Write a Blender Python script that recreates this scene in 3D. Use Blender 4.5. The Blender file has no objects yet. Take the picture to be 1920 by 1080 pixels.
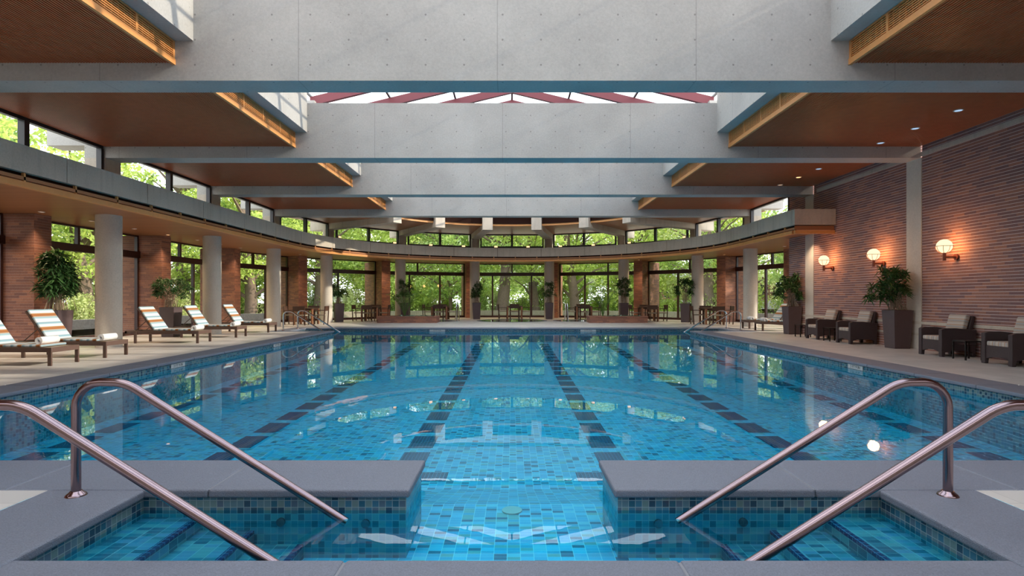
import bpy, bmesh, math, random
from math import sin, cos, pi, radians, sqrt, atan2
from mathutils import Vector, Matrix
random.seed(7)
C = bpy.context.scene.collection
SC = bpy.context.scene

# ---------------------------------------------------------------- camera, light, exposure
F = 1050.0                      # focal length in pixels of a 1920 wide frame
cam_d = bpy.data.cameras.new('camera'); cam = bpy.data.objects.new('camera', cam_d); C.objects.link(cam)
cam_d.sensor_width = 36.0; cam_d.lens = 36.0*F/1920.0
cam_d.shift_y = (557-540)/1920.0
cam_d.clip_start = 0.05; cam_d.clip_end = 400
cam.location = (0, 0, 1.25); cam.rotation_euler = (radians(90), 0, 0)
SC.camera = cam
SC.view_settings.view_transform = 'Standard'; SC.view_settings.look = 'None'
SC.view_settings.exposure = 1.5; SC.view_settings.gamma = 1.0
SC.view_settings.use_curve_mapping = False

W = bpy.data.worlds.new('sky'); SC.world = W; W.use_nodes = True
wn = W.node_tree; wn.nodes.clear()
wo = wn.nodes.new('ShaderNodeOutputWorld'); wb = wn.nodes.new('ShaderNodeBackground')
wt = wn.nodes.new('ShaderNodeTexCoord'); wx = wn.nodes.new('ShaderNodeSeparateXYZ'); wr = wn.nodes.new('ShaderNodeValToRGB')
wnz = wn.nodes.new('ShaderNodeTexNoise'); wnz.inputs['Scale'].default_value = 2.2; wnz.inputs['Detail'].default_value = 6
wmx = wn.nodes.new('ShaderNodeMixRGB'); wrc = wn.nodes.new('ShaderNodeValToRGB')
wr.color_ramp.elements[0].position = 0.0; wr.color_ramp.elements[0].color = (0.93, 0.96, 1.0, 1)
wr.color_ramp.elements[1].position = 0.9; wr.color_ramp.elements[1].color = (0.62, 0.76, 0.97, 1)
wrc.color_ramp.elements[0].position = 0.42; wrc.color_ramp.elements[1].position = 0.62
wmx.inputs[2].default_value = (0.96, 0.97, 1.0, 1)
wn.links.new(wt.outputs['Generated'], wx.inputs[0]); wn.links.new(wx.outputs['Z'], wr.inputs[0])
wn.links.new(wt.outputs['Generated'], wnz.inputs['Vector']); wn.links.new(wnz.outputs['Fac'], wrc.inputs[0])
wn.links.new(wrc.outputs['Color'], wmx.inputs[0]); wn.links.new(wr.outputs['Color'], wmx.inputs[1])
wn.links.new(wmx.outputs[0], wb.inputs['Color']); wb.inputs['Strength'].default_value = 1.35
wn.links.new(wb.outputs[0], wo.inputs['Surface'])

sl = bpy.data.lights.new('sun', 'SUN'); sun = bpy.data.objects.new('sun', sl); C.objects.link(sun)
sl.energy = 2.1; sl.angle = radians(0.9); sl.color = (1.0, 0.88, 0.72)
sun.rotation_euler = Vector((0.92, -0.05, 0.46)).to_track_quat('Z', 'Y').to_euler()

# ---------------------------------------------------------------- helpers
class MB:
    def __init__(s): s.v = []; s.f = []
    def add(s, vs, fs):
        b = len(s.v); s.v += [tuple(v) for v in vs]; s.f += [tuple(b+i for i in f) for f in fs]; return s
    def box(s, x0, x1, y0, y1, z0, z1):
        if x0 > x1: x0, x1 = x1, x0
        if y0 > y1: y0, y1 = y1, y0
        return s.add([(x0,y0,z0),(x1,y0,z0),(x1,y1,z0),(x0,y1,z0),(x0,y0,z1),(x1,y0,z1),(x1,y1,z1),(x0,y1,z1)],
                     [(0,3,2,1),(4,5,6,7),(0,1,5,4),(1,2,6,5),(2,3,7,6),(3,0,4,7)])
    def fbox(s, fr, s0, s1, n0, n1, z0, z1):        # box along a plan direction: fr = (ox, oy, dx, dy); n to the left of d
        ox, oy, dx, dy = fr
        def P(a, n, z): return (ox+dx*a-dy*n, oy+dy*a+dx*n, z)
        return s.add([P(s0,n0,z0),P(s1,n0,z0),P(s1,n1,z0),P(s0,n1,z0),P(s0,n0,z1),P(s1,n0,z1),P(s1,n1,z1),P(s0,n1,z1)],
                     [(0,3,2,1),(4,5,6,7),(0,1,5,4),(1,2,6,5),(2,3,7,6),(3,0,4,7)])
    def vquad(s, fr, s0, s1, z0, z1):
        ox, oy, dx, dy = fr; return s.add([(ox+dx*s0,oy+dy*s0,z0),(ox+dx*s1,oy+dy*s1,z0),(ox+dx*s1,oy+dy*s1,z1),(ox+dx*s0,oy+dy*s0,z1)], [(0,1,2,3)])
    def quad(s, a, b, c, d): return s.add([a,b,c,d], [(0,1,2,3)])
    def prism(s, poly, z0, z1):
        n = len(poly)
        vs = [(x,y,z0) for x,y in poly]+[(x,y,z1) for x,y in poly]
        fs = [tuple(range(n-1,-1,-1)), tuple(range(n,2*n))]+[(i,(i+1)%n,n+(i+1)%n,n+i) for i in range(n)]
        return s.add(vs, fs)
    def taper(s, cx, cy, w0, w1, z0, z1):
        a, b = w0/2, w1/2
        return s.add([(cx-a,cy-a,z0),(cx+a,cy-a,z0),(cx+a,cy+a,z0),(cx-a,cy+a,z0),(cx-b,cy-b,z1),(cx+b,cy-b,z1),(cx+b,cy+b,z1),(cx-b,cy+b,z1)],
                     [(0,3,2,1),(4,5,6,7),(0,1,5,4),(1,2,6,5),(2,3,7,6),(3,0,4,7)])
    def cyl(s, x, y, z0, z1, r, n=24, r1=None):
        if r1 is None: r1 = r
        vs = [(x+r*cos(2*pi*i/n), y+r*sin(2*pi*i/n), z0) for i in range(n)]+[(x+r1*cos(2*pi*i/n), y+r1*sin(2*pi*i/n), z1) for i in range(n)]
        fs = [tuple(range(n-1,-1,-1)), tuple(range(n,2*n))]+[(i,(i+1)%n,n+(i+1)%n,n+i) for i in range(n)]
        return s.add(vs, fs)
    def lathe(s, prof, cx=0, cy=0, n=24):
        m = len(prof); vs = []
        for r, z in prof: vs += [(cx+r*cos(2*pi*i/n), cy+r*sin(2*pi*i/n), z) for i in range(n)]
        fs = []
        for k in range(m-1):
            for i in range(n): fs.append((k*n+i, k*n+(i+1)%n, (k+1)*n+(i+1)%n, (k+1)*n+i))
        return s.add(vs, fs)
    def tube(s, pts, r, n=10, caps=True):
        pts = [Vector(p) for p in pts]; m = len(pts); rr = r if isinstance(r, (list, tuple)) else [r]*m
        vs = []; up = None
        for i, p in enumerate(pts):
            t = ((pts[min(i+1,m-1)]-p).normalized()+(p-pts[max(i-1,0)]).normalized())
            if t.length < 1e-6: t = pts[min(i+1,m-1)]-pts[max(i-1,0)]
            t.normalize()
            if up is None: up = Vector((0,0,1)) if abs(t.z) < .9 else Vector((0,1,0))
            a = t.cross(up)
            if a.length < 1e-4: a = t.cross(Vector((1,0,0)))
            a.normalize(); b = a.cross(t).normalized(); up = b
            for k in range(n):
                q = p+(a*cos(2*pi*k/n)+b*sin(2*pi*k/n))*rr[i]; vs.append(tuple(q))
        fs = []
        for i in range(m-1):
            for k in range(n): fs.append((i*n+k, i*n+(k+1)%n, (i+1)*n+(k+1)%n, (i+1)*n+k))
        if caps: fs += [tuple(range(n-1,-1,-1)), tuple(range((m-1)*n, m*n))]
        return s.add(vs, fs)
    def sphere(s, c, r, nu=24, nv=14):
        vs = []; fs = []
        for j in range(nv+1):
            th = pi*j/nv
            for i in range(nu): vs.append((c[0]+r*sin(th)*cos(2*pi*i/nu), c[1]+r*sin(th)*sin(2*pi*i/nu), c[2]+r*cos(th)))
        for j in range(nv):
            for i in range(nu): fs.append((j*nu+i, (j+1)*nu+i, (j+1)*nu+(i+1)%nu, j*nu+(i+1)%nu))
        return s.add(vs, fs)
    def sweep(s, path, prof, closed=False):         # path in plan, prof = closed loop of (n, z); n is to the left of travel
        m = len(path); k = len(prof); vs = []
        for i, p in enumerate(path):
            a = path[i-1] if i > 0 else None; b = path[i+1] if i < m-1 else None
            ds = []
            if a: ds.append(Vector((p[0]-a[0], p[1]-a[1])).normalized())
            if b: ds.append(Vector((b[0]-p[0], b[1]-p[1])).normalized())
            if len(ds) == 2:
                n1 = Vector((-ds[0].y, ds[0].x)); n2 = Vector((-ds[1].y, ds[1].x)); nn = (n1+n2).normalized(); sc = 1/max(.3, nn.dot(n1))
            else: nn = Vector((-ds[0].y, ds[0].x)); sc = 1
            for (n_, z) in prof: vs.append((p[0]+nn.x*n_*sc, p[1]+nn.y*n_*sc, z))
        fs = []
        for i in range(m-1):
            for j in range(k): fs.append((i*k+j, i*k+(j+1)%k, (i+1)*k+(j+1)%k, (i+1)*k+j))
        fs += [tuple(range(k-1,-1,-1)), tuple(range((m-1)*k, m*k))]
        return s.add(vs, fs)
    def build(s, name, m, parent=None, smooth=False, bevel=0, kind=None, loc=None, fixn=True, seg=2):
        me = bpy.data.meshes.new(name); me.from_pydata(s.v, [], s.f)
        if fixn:
            bm = bmesh.new(); bm.from_mesh(me); bmesh.ops.recalc_face_normals(bm, faces=bm.faces); bm.to_mesh(me); bm.free()
        me.update(); uv_world(me)
        if m: me.materials.append(m)
        if smooth:
            me.polygons.foreach_set('use_smooth', [True]*len(me.polygons)); me.set_sharp_from_angle(angle=radians(38))
        o = bpy.data.objects.new(name, me); C.objects.link(o)
        if parent is not None: o.parent = parent
        if loc: o.location = loc
        if kind: o['kind'] = kind
        if bevel:
            b = o.modifiers.new('bevel', 'BEVEL'); b.width = bevel; b.segments = seg; b.limit_method = 'ANGLE'; b.angle_limit = radians(50)
        return o

def uv_world(me):
    uvl = me.uv_layers.new(name='UVMap'); dat = [0.0]*(2*len(me.loops)); vs = me.vertices
    for p in me.polygons:
        n = p.normal
        if abs(n.z) > .72:
            for li in p.loop_indices:
                c = vs[me.loops[li].vertex_index].co; dat[2*li] = c.x; dat[2*li+1] = c.y
        else:
            l = sqrt(n.x*n.x+n.y*n.y) or 1; tx, ty = -n.y/l, n.x/l
            for li in p.loop_indices:
                c = vs[me.loops[li].vertex_index].co; dat[2*li] = c.x*tx+c.y*ty; dat[2*li+1] = c.z
    uvl.data.foreach_set('uv', dat)

def tag(o, label=None, cat=None, group=None, kind=None):
    if label: o['label'] = label
    if cat: o['category'] = cat
    if group: o['group'] = group
    if kind: o['kind'] = kind
    return o
def thing(name, label, cat, loc=(0,0,0), rz=0, group=None, kind=None):
    o = bpy.data.objects.new(name, None); C.objects.link(o); o.empty_display_size = .1
    o.location = loc; o.rotation_euler = (0, 0, rz)
    return tag(o, label, cat, group, kind)
def struct(name, loc=(0,0,0)):
    o = bpy.data.objects.new(name, None); C.objects.link(o); o.empty_display_size = .1; o.location = loc; o['kind'] = 'structure'; return o
def dup(o, loc=None, rz=None, label=None, group=None, parent=None):
    c = o.copy(); C.objects.link(c)
    if parent is not None: c.parent = parent
    for ch in list(o.children): dup(ch, parent=c)
    if loc is not None: c.location = loc
    if rz is not None: c.rotation_euler = (0, 0, rz)
    if label: c['label'] = label
    if group: c['group'] = group
    return c

# ---------------------------------------------------------------- materials
def newmat(name):
    m = bpy.data.materials.new(name); m.use_nodes = True; nt = m.node_tree; nt.nodes.clear()
    out = nt.nodes.new('ShaderNodeOutputMaterial'); b = nt.nodes.new('ShaderNodeBsdfPrincipled'); nt.links.new(b.outputs[0], out.inputs[0])
    return m, nt, b, out
def N(nt, t, **k):
    n = nt.nodes.new(t)
    for a, v in k.items():
        if a.startswith('i_'):
            key = a[2:]; key = int(key) if key.isdigit() else key.replace('_', ' ')
            n.inputs[key].default_value = v
        else: setattr(n, a, v)
    return n
def L(nt, a, b): nt.links.new(a, b)
def math_(nt, op, a, b=None):
    n = N(nt, 'ShaderNodeMath', operation=op)
    for i, q in enumerate([a, b]):
        if q is None: continue
        if isinstance(q, (int, float)): n.inputs[i].default_value = q
        else: L(nt, q, n.inputs[i])
    return n.outputs[0]
def mixc(nt, fac, a, b, mode='MIX'):
    n = N(nt, 'ShaderNodeMixRGB', blend_type=mode)
    for i, q in enumerate([fac, a, b]):
        if isinstance(q, (int, float)): n.inputs[i].default_value = q
        elif isinstance(q, tuple): n.inputs[i].default_value = (q+(1,)) if len(q) == 3 else q
        else: L(nt, q, n.inputs[i])
    return n.outputs[0]
def plain(name, col, rough=.5, metal=0, spec=.5, noise=0, nscale=20, bump=0):
    m, nt, b, out = newmat(name)
    b.inputs['Roughness'].default_value = rough; b.inputs['Metallic'].default_value = metal; b.inputs['Specular IOR Level'].default_value = spec
    if noise or bump:
        tc = N(nt, 'ShaderNodeTexCoord'); nz = N(nt, 'ShaderNodeTexNoise', i_Scale=nscale, i_Detail=5.0); L(nt, tc.outputs['Object'], nz.inputs['Vector'])
        c = mixc(nt, nz.outputs['Fac'], tuple(x*(1-noise) for x in col), tuple(min(1, x*(1+noise)) for x in col)); L(nt, c, b.inputs['Base Color'])
        if bump:
            bp = N(nt, 'ShaderNodeBump', i_Strength=bump, i_Distance=.01); L(nt, nz.outputs['Fac'], bp.inputs['Height']); L(nt, bp.outputs[0], b.inputs['Normal'])
    else: b.inputs['Base Color'].default_value = col+(1,)
    return m
def emis(name, col, st):
    m, nt, b, out = newmat(name); nt.nodes.remove(b); e = N(nt, 'ShaderNodeEmission'); e.inputs[0].default_value = col+(1,); e.inputs[1].default_value = st
    L(nt, e.outputs[0], out.inputs[0]); return m

def concrete(name, col, ties=False, pits=True, rough=.75, streak=0):
    m, nt, b, out = newmat(name); tc = N(nt, 'ShaderNodeTexCoord'); b.inputs['Roughness'].default_value = rough
    b.inputs['Specular IOR Level'].default_value = .35
    n1 = N(nt, 'ShaderNodeTexNoise', i_Scale=.7, i_Detail=6.0, i_Roughness=.6); L(nt, tc.outputs['Object'], n1.inputs['Vector'])
    n2 = N(nt, 'ShaderNodeTexNoise', i_Scale=28.0, i_Detail=6.0, i_Roughness=.7); L(nt, tc.outputs['Object'], n2.inputs['Vector'])
    r1 = N(nt, 'ShaderNodeMapRange', i_1=.35, i_2=.65); L(nt, n1.outputs['Fac'], r1.inputs[0])
    c = mixc(nt, r1.outputs[0], tuple(x*.76 for x in col), tuple(min(1, x*1.12) for x in col))
    r2 = N(nt, 'ShaderNodeMapRange', i_1=.3, i_2=.7); L(nt, n2.outputs['Fac'], r2.inputs[0])
    c = mixc(nt, .5, c, mixc(nt, r2.outputs[0], tuple(x*.78 for x in col), tuple(min(1, x*1.15) for x in col)))
    if streak:
        mp = N(nt, 'ShaderNodeMapping'); mp.inputs['Scale'].default_value = (5, 5, .5); L(nt, tc.outputs['Object'], mp.inputs[0])
        n3 = N(nt, 'ShaderNodeTexNoise', i_Scale=1.5, i_Detail=4.0); L(nt, mp.outputs[0], n3.inputs['Vector'])
        r3 = N(nt, 'ShaderNodeMapRange', i_1=.5, i_2=.72, i_3=0.0, i_4=streak); L(nt, n3.outputs['Fac'], r3.inputs[0])
        c = mixc(nt, r3.outputs[0], c, tuple(x*.55 for x in col))
    if pits:
        vo = N(nt, 'ShaderNodeTexVoronoi', i_Scale=9.0); L(nt, tc.outputs['Object'], vo.inputs['Vector'])
        mk = math_(nt, 'LESS_THAN', vo.outputs['Distance'], .055)
        n4 = N(nt, 'ShaderNodeTexNoise', i_Scale=1.3); L(nt, tc.outputs['Object'], n4.inputs['Vector'])
        mk = math_(nt, 'MULTIPLY', mk, math_(nt, 'GREATER_THAN', n4.outputs['Fac'], .52))
        c = mixc(nt, math_(nt, 'MULTIPLY', mk, .7), c, (.12, .11, .10))
    if ties:
        uv = N(nt, 'ShaderNodeUVMap'); sp = N(nt, 'ShaderNodeSeparateXYZ'); L(nt, uv.outputs[0], sp.inputs[0])
        def cell(o, per, off): return math_(nt, 'SUBTRACT', math_(nt, 'FRACT', math_(nt, 'DIVIDE', math_(nt, 'ADD', o, off), per)), .5)
        a = math_(nt, 'MULTIPLY', cell(sp.outputs[0], .59, 50), .59); d = math_(nt, 'MULTIPLY', cell(sp.outputs[1], .385, 50.05), .385)
        dd = math_(nt, 'ADD', math_(nt, 'MULTIPLY', a, a), math_(nt, 'MULTIPLY', d, d))
        c = mixc(nt, math_(nt, 'MULTIPLY', math_(nt, 'LESS_THAN', dd, .00022), .6), c, (.13, .12, .11))
        e = math_(nt, 'ABSOLUTE', math_(nt, 'MULTIPLY', cell(sp.outputs[0], 3.05, 50.55), 3.05))
        c = mixc(nt, math_(nt, 'MULTIPLY', math_(nt, 'LESS_THAN', e, .008), .35), c, (.15, .14, .13))
    L(nt, c, b.inputs['Base Color'])
    bp = N(nt, 'ShaderNodeBump', i_Strength=.15, i_Distance=.01); L(nt, n2.outputs['Fac'], bp.inputs['Height']); L(nt, bp.outputs[0], b.inputs['Normal'])
    return m

def tiles(name, size, cols, grout, gw=.06, rough=.35, weights=None, sy=None, jitter=.0, soft=None, spec=.5):
    m, nt, b, out = newmat(name); uv = N(nt, 'ShaderNodeUVMap'); sp = N(nt, 'ShaderNodeSeparateXYZ'); L(nt, uv.outputs[0], sp.inputs[0])
    b.inputs['Roughness'].default_value = rough; b.inputs['Specular IOR Level'].default_value = spec
    u = math_(nt, 'DIVIDE', math_(nt, 'ADD', sp.outputs[0], 100), size); v = math_(nt, 'DIVIDE', math_(nt, 'ADD', sp.outputs[1], 100), sy or size)
    cb = N(nt, 'ShaderNodeCombineXYZ'); L(nt, math_(nt, 'FLOOR', u), cb.inputs[0]); L(nt, math_(nt, 'FLOOR', v), cb.inputs[1])
    wn_ = N(nt, 'ShaderNodeTexWhiteNoise', noise_dimensions='2D'); L(nt, cb.outputs[0], wn_.inputs['Vector'])
    rp = N(nt, 'ShaderNodeValToRGB'); rp.color_ramp.interpolation = 'CONSTANT'
    k = len(cols); ws = weights or [1/k]*k; acc = 0
    while len(rp.color_ramp.elements) < k: rp.color_ramp.elements.new(1)
    for i, cc in enumerate(cols):
        rp.color_ramp.elements[i].position = acc; rp.color_ramp.elements[i].color = cc+(1,); acc += ws[i]
    L(nt, wn_.outputs['Value'], rp.inputs[0])
    fu = math_(nt, 'ABSOLUTE', math_(nt, 'SUBTRACT', math_(nt, 'FRACT', u), .5)); fv = math_(nt, 'ABSOLUTE', math_(nt, 'SUBTRACT', math_(nt, 'FRACT', v), .5))
    g = math_(nt, 'GREATER_THAN', math_(nt, 'MAXIMUM', fu, fv), .5-gw/2)
    c = mixc(nt, g, rp.outputs['Color'], grout); L(nt, c, b.inputs['Base Color'])
    return m

def brick(name, c1, c2, mortar, rowh=.066, bw=.30, ms=.006, accent=None, vjoint=False):
    m, nt, b, out = newmat(name); b.inputs['Roughness'].default_value = .8; b.inputs['Specular IOR Level'].default_value = .3
    uv = N(nt, 'ShaderNodeUVMap'); sp = N(nt, 'ShaderNodeSeparateXYZ'); L(nt, uv.outputs[0], sp.inputs[0])
    v = math_(nt, 'DIVIDE', math_(nt, 'ADD', sp.outputs[1], 10), rowh); row = math_(nt, 'FLOOR', v)
    u = math_(nt, 'ADD', math_(nt, 'DIVIDE', math_(nt, 'ADD', sp.outputs[0], 100), bw), math_(nt, 'MULTIPLY', row, .37))
    cb = N(nt, 'ShaderNodeCombineXYZ'); L(nt, math_(nt, 'FLOOR', u), cb.inputs[0]); L(nt, row, cb.inputs[1])
    wn_ = N(nt, 'ShaderNodeTexWhiteNoise', noise_dimensions='2D'); L(nt, cb.outputs[0], wn_.inputs['Vector'])
    rp = N(nt, 'ShaderNodeValToRGB'); rp.color_ramp.elements[0].color = c1+(1,); rp.color_ramp.elements[1].color = c2+(1,)
    e = rp.color_ramp.elements.new(.45); e.color = tuple((a*.6+d*.4) for a, d in zip(c1, c2))+(1,)
    if accent: e2 = rp.color_ramp.elements.new(.90); e2.color = c2+(1,); rp.color_ramp.elements[-1].color = accent+(1,)
    tc = N(nt, 'ShaderNodeTexCoord'); nz = N(nt, 'ShaderNodeTexNoise', i_Scale=.9, i_Detail=3.0); L(nt, tc.outputs['Object'], nz.inputs['Vector'])
    f = math_(nt, 'ADD', math_(nt, 'MULTIPLY', wn_.outputs['Value'], .75), math_(nt, 'MULTIPLY', math_(nt, 'SUBTRACT', nz.outputs['Fac'], .3), .55)); L(nt, f, rp.inputs[0])
    fv = math_(nt, 'FRACT', v); mk = math_(nt, 'LESS_THAN', fv, ms/rowh)
    fu = math_(nt, 'FRACT', u); mk2 = math_(nt, 'LESS_THAN', fu, .005/bw)
    c = mixc(nt, math_(nt, 'MULTIPLY', mk2, .6), rp.outputs['Color'], tuple(x*.5 for x in c1))
    c = mixc(nt, mk, c, mortar)
    n2 = N(nt, 'ShaderNodeTexNoise', i_Scale=60.0, i_Detail=3.0); L(nt, tc.outputs['Object'], n2.inputs['Vector'])
    c = mixc(nt, .35, c, n2.outputs['Fac'], 'OVERLAY')
    L(nt, c, b.inputs['Base Color'])
    bp = N(nt, 'ShaderNodeBump', i_Strength=.35, i_Distance=.006); L(nt, math_(nt, 'SUBTRACT', 1, math_(nt, 'MAXIMUM', mk, mk2)), bp.inputs['Height']); L(nt, bp.outputs[0], b.inputs['Normal'])
    return m

def boards(name, ca, cb_, per=.09, rough=.4, axis=0, gap=.03, gdark=.45):
    m, nt, b, out = newmat(name); b.inputs['Roughness'].default_value = rough
    uv = N(nt, 'ShaderNodeUVMap'); sp = N(nt, 'ShaderNodeSeparateXYZ'); L(nt, uv.outputs[0], sp.inputs[0])
    u = math_(nt, 'DIVIDE', math_(nt, 'ADD', sp.outputs[axis], 100), per)
    wn_ = N(nt, 'ShaderNodeTexWhiteNoise', noise_dimensions='1D'); L(nt, math_(nt, 'FLOOR', u), wn_.inputs['W'])
    tc = N(nt, 'ShaderNodeTexCoord'); mp = N(nt, 'ShaderNodeMapping'); mp.inputs['Scale'].default_value = (14, 1.5, 14) if axis == 0 else (1.5, 14, 14)
    L(nt, tc.outputs['Object'], mp.inputs[0]); nz = N(nt, 'ShaderNodeTexNoise', i_Scale=2.0, i_Detail=5.0); L(nt, mp.outputs[0], nz.inputs['Vector'])
    f = math_(nt, 'ADD', math_(nt, 'MULTIPLY', wn_.outputs['Value'], .5), math_(nt, 'MULTIPLY', nz.outputs['Fac'], .6))
    c = mixc(nt, f, ca, cb_); g = math_(nt, 'LESS_THAN', math_(nt, 'FRACT', u), gap)
    c = mixc(nt, g, c, tuple(x*gdark for x in ca)); L(nt, c, b.inputs['Base Color'])
    return m

def stripes(name, stops, per, axis=0, rough=.8):
    m, nt, b, out = newmat(name); b.inputs['Roughness'].default_value = rough
    tc = N(nt, 'ShaderNodeTexCoord'); sp = N(nt, 'ShaderNodeSeparateXYZ'); L(nt, tc.outputs['Object'], sp.inputs[0])
    u = math_(nt, 'FRACT', math_(nt, 'DIVIDE', math_(nt, 'ADD', sp.outputs[axis], 10), per))
    rp = N(nt, 'ShaderNodeValToRGB'); rp.color_ramp.interpolation = 'LINEAR'
    while len(rp.color_ramp.elements) < len(stops): rp.color_ramp.elements.new(1)
    for i, (p, cc) in enumerate(stops): rp.color_ramp.elements[i].position = p; rp.color_ramp.elements[i].color = cc+(1,)
    L(nt, u, rp.inputs[0]); L(nt, rp.outputs[0], b.inputs['Base Color']); return m

def leafmat(name, c1, c2, tr=.45):
    m, nt, b, out = newmat(name); g = N(nt, 'ShaderNodeTexCoord'); nz = N(nt, 'ShaderNodeTexWhiteNoise', noise_dimensions='3D')
    geo = N(nt, 'ShaderNodeNewGeometry'); n1 = N(nt, 'ShaderNodeTexNoise', i_Scale=.55, i_Detail=2.0); L(nt, g.outputs['Object'], n1.inputs['Vector'])
    f = math_(nt, 'ADD', math_(nt, 'MULTIPLY', geo.outputs['Random Per Island'], .6), math_(nt, 'MULTIPLY', math_(nt, 'SUBTRACT', n1.outputs['Fac'], .25), .8))
    c = mixc(nt, f, c1, c2); L(nt, c, b.inputs['Base Color']); b.inputs['Roughness'].default_value = .55
    t = N(nt, 'ShaderNodeBsdfTranslucent'); L(nt, mixc(nt, .0, c, c), t.inputs[0]); mx = N(nt, 'ShaderNodeMixShader'); mx.inputs[0].default_value = tr
    L(nt, b.outputs[0], mx.inputs[1]); L(nt, t.outputs[0], mx.inputs[2]); L(nt, mx.outputs[0], out.inputs[0]); return m

def schlick(nt, f0):
    geo = N(nt, 'ShaderNodeNewGeometry'); dp = N(nt, 'ShaderNodeVectorMath', operation='DOT_PRODUCT'); L(nt, geo.outputs['Normal'], dp.inputs[0]); L(nt, geo.outputs['Incoming'], dp.inputs[1])
    c = math_(nt, 'ABSOLUTE', dp.outputs['Value']); return math_(nt, 'ADD', f0, math_(nt, 'MULTIPLY', 1-f0, math_(nt, 'POWER', math_(nt, 'SUBTRACT', 1, c), 5)))
def glassmat(name, refl=.06, tint=(.97, .99, .98)):
    m, nt, b, out = newmat(name); nt.nodes.remove(b)
    t = N(nt, 'ShaderNodeBsdfTransparent'); t.inputs[0].default_value = tint+(1,); g = N(nt, 'ShaderNodeBsdfGlossy'); g.inputs['Roughness'].default_value = .0
    mx = N(nt, 'ShaderNodeMixShader')
    L(nt, schlick(nt, .045), mx.inputs[0]); L(nt, t.outputs[0], mx.inputs[1]); L(nt, g.outputs[0], mx.inputs[2]); L(nt, mx.outputs[0], out.inputs[0]); return m

def watermat():
    m, nt, b, out = newmat('pool_water'); nt.nodes.remove(b)
    t = N(nt, 'ShaderNodeBsdfTransparent'); t.inputs[0].default_value = (.40, .91, 1.0, 1)
    g = N(nt, 'ShaderNodeBsdfGlossy'); g.inputs['Roughness'].default_value = .0; g.inputs[0].default_value = (.92, .96, 1, 1)
    tc = N(nt, 'ShaderNodeTexCoord'); nz = N(nt, 'ShaderNodeTexNoise', i_Scale=2.2, i_Detail=3.0, i_Roughness=.55); L(nt, tc.outputs['Object'], nz.inputs['Vector'])
    bp = N(nt, 'ShaderNodeBump', i_Strength=.009, i_Distance=.05); L(nt, nz.outputs['Fac'], bp.inputs['Height'])
    L(nt, bp.outputs[0], g.inputs['Normal'])
    mx = N(nt, 'ShaderNodeMixShader'); L(nt, math_(nt, 'MULTIPLY', schlick(nt, .02), .80), mx.inputs[0])
    L(nt, t.outputs[0], mx.inputs[1]); L(nt, g.outputs[0], mx.inputs[2]); L(nt, mx.outputs[0], out.inputs[0]); return m

M = {}
M['conc'] = concrete('board_formed_concrete', (.44, .42, .39), ties=True)
M['conc2'] = concrete('smooth_concrete', (.52, .45, .37), streak=.35)
M['conc_col'] = concrete('column_concrete', (.58, .53, .46))
M['granite'] = plain('coping_granite', (.145, .155, .19), rough=.55, noise=.45, nscale=140, bump=.5)
M['deck'] = tiles('deck_tile', .305, [(.50,.46,.42), (.53,.49,.45), (.47,.435,.40)], (.36,.335,.31), gw=.018, rough=.42)
wallc = [(.02,.085,.13), (.035,.12,.18), (.085,.15,.18), (.02,.05,.085), (.07,.11,.15), (.11,.17,.17)]
M['pwall'] = tiles('pool_wall_tile', .044, wallc, (.22,.28,.29), gw=.08, rough=.2)
M['pwall2'] = tiles('pool_lower_wall_tile', .044, [(.015,.19,.27), (.03,.24,.32), (.01,.12,.18), (.06,.25,.30), (.02,.21,.31)], (.12,.32,.37), gw=.07, rough=.25)
floorc = [(.02,.32,.50), (.04,.44,.64), (.11,.47,.60), (.004,.11,.20), (.015,.36,.58), (.13,.33,.35), (.02,.32,.50), (.04,.40,.60)]
M['pstep'] = tiles('pool_step_tile', .088, [(.03,.16,.22), (.06,.22,.29), (.13,.27,.30), (.02,.11,.17), (.10,.22,.33)], (.28,.42,.44), gw=.05, rough=.3, sy=.044)
M['pfloor'] = tiles('pool_floor_tile', .088, floorc, (.30,.62,.68), gw=.05, rough=.3, sy=.044)
M['lane'] = tiles('lane_tile', .044, [(.012,.03,.10), (.02,.04,.12)], (.10,.25,.33), gw=.08, rough=.2)
M['brick'] = brick('brick_wall_roman', (.17,.100,.105), (.36,.165,.115), (.68,.58,.54), accent=(.46,.18,.10), ms=.0085)
M['brickp'] = brick('brick_pier', (.18,.085,.068), (.38,.165,.100), (.40,.30,.25), ms=.005, accent=(.42,.16,.08))
M['slat'] = plain('ceiling_slat_wood', (.46,.125,.050), spec=.2, rough=.4, noise=.2, nscale=6)
M['dark'] = plain('dark_backing', (.022,.008,.005), spec=.1, rough=.9)
M['trim'] = plain('orange_wood_trim', (.62,.27,.085), rough=.4, noise=.12, nscale=9)
M['soffit'] = boards('soffit_boards', (.30,.115,.045), (.42,.18,.075), per=.085, axis=1, gap=.05)
M['frame'] = plain('bronze_window_frame', (.045,.016,.013), rough=.4)
M['frame2'] = plain('dark_window_frame', (.025,.022,.026), rough=.4)
M['redframe'] = plain('red_door_frame', (.20,.035,.028), rough=.4)
M['glass'] = glassmat('window_glass')
M['rafter'] = plain('maroon_rafter', (.19,.035,.045), rough=.5)
M['steel'] = plain('handrail_steel', (.27,.20,.215), rough=.19, metal=1)
M['chrome'] = plain('chrome', (.7,.7,.72), rough=.15, metal=1)
M['water'] = watermat()
M['bronze'] = plain('sconce_bronze', (.12,.03,.018), rough=.45)
M['globe'] = emis('lit_globe', (1.0,.74,.44), .62)
_nt = M['globe'].node_tree; _tr = _nt.nodes.new('ShaderNodeBsdfTransparent'); _mx = _nt.nodes.new('ShaderNodeMixShader'); _mx.inputs[0].default_value = .65
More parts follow.
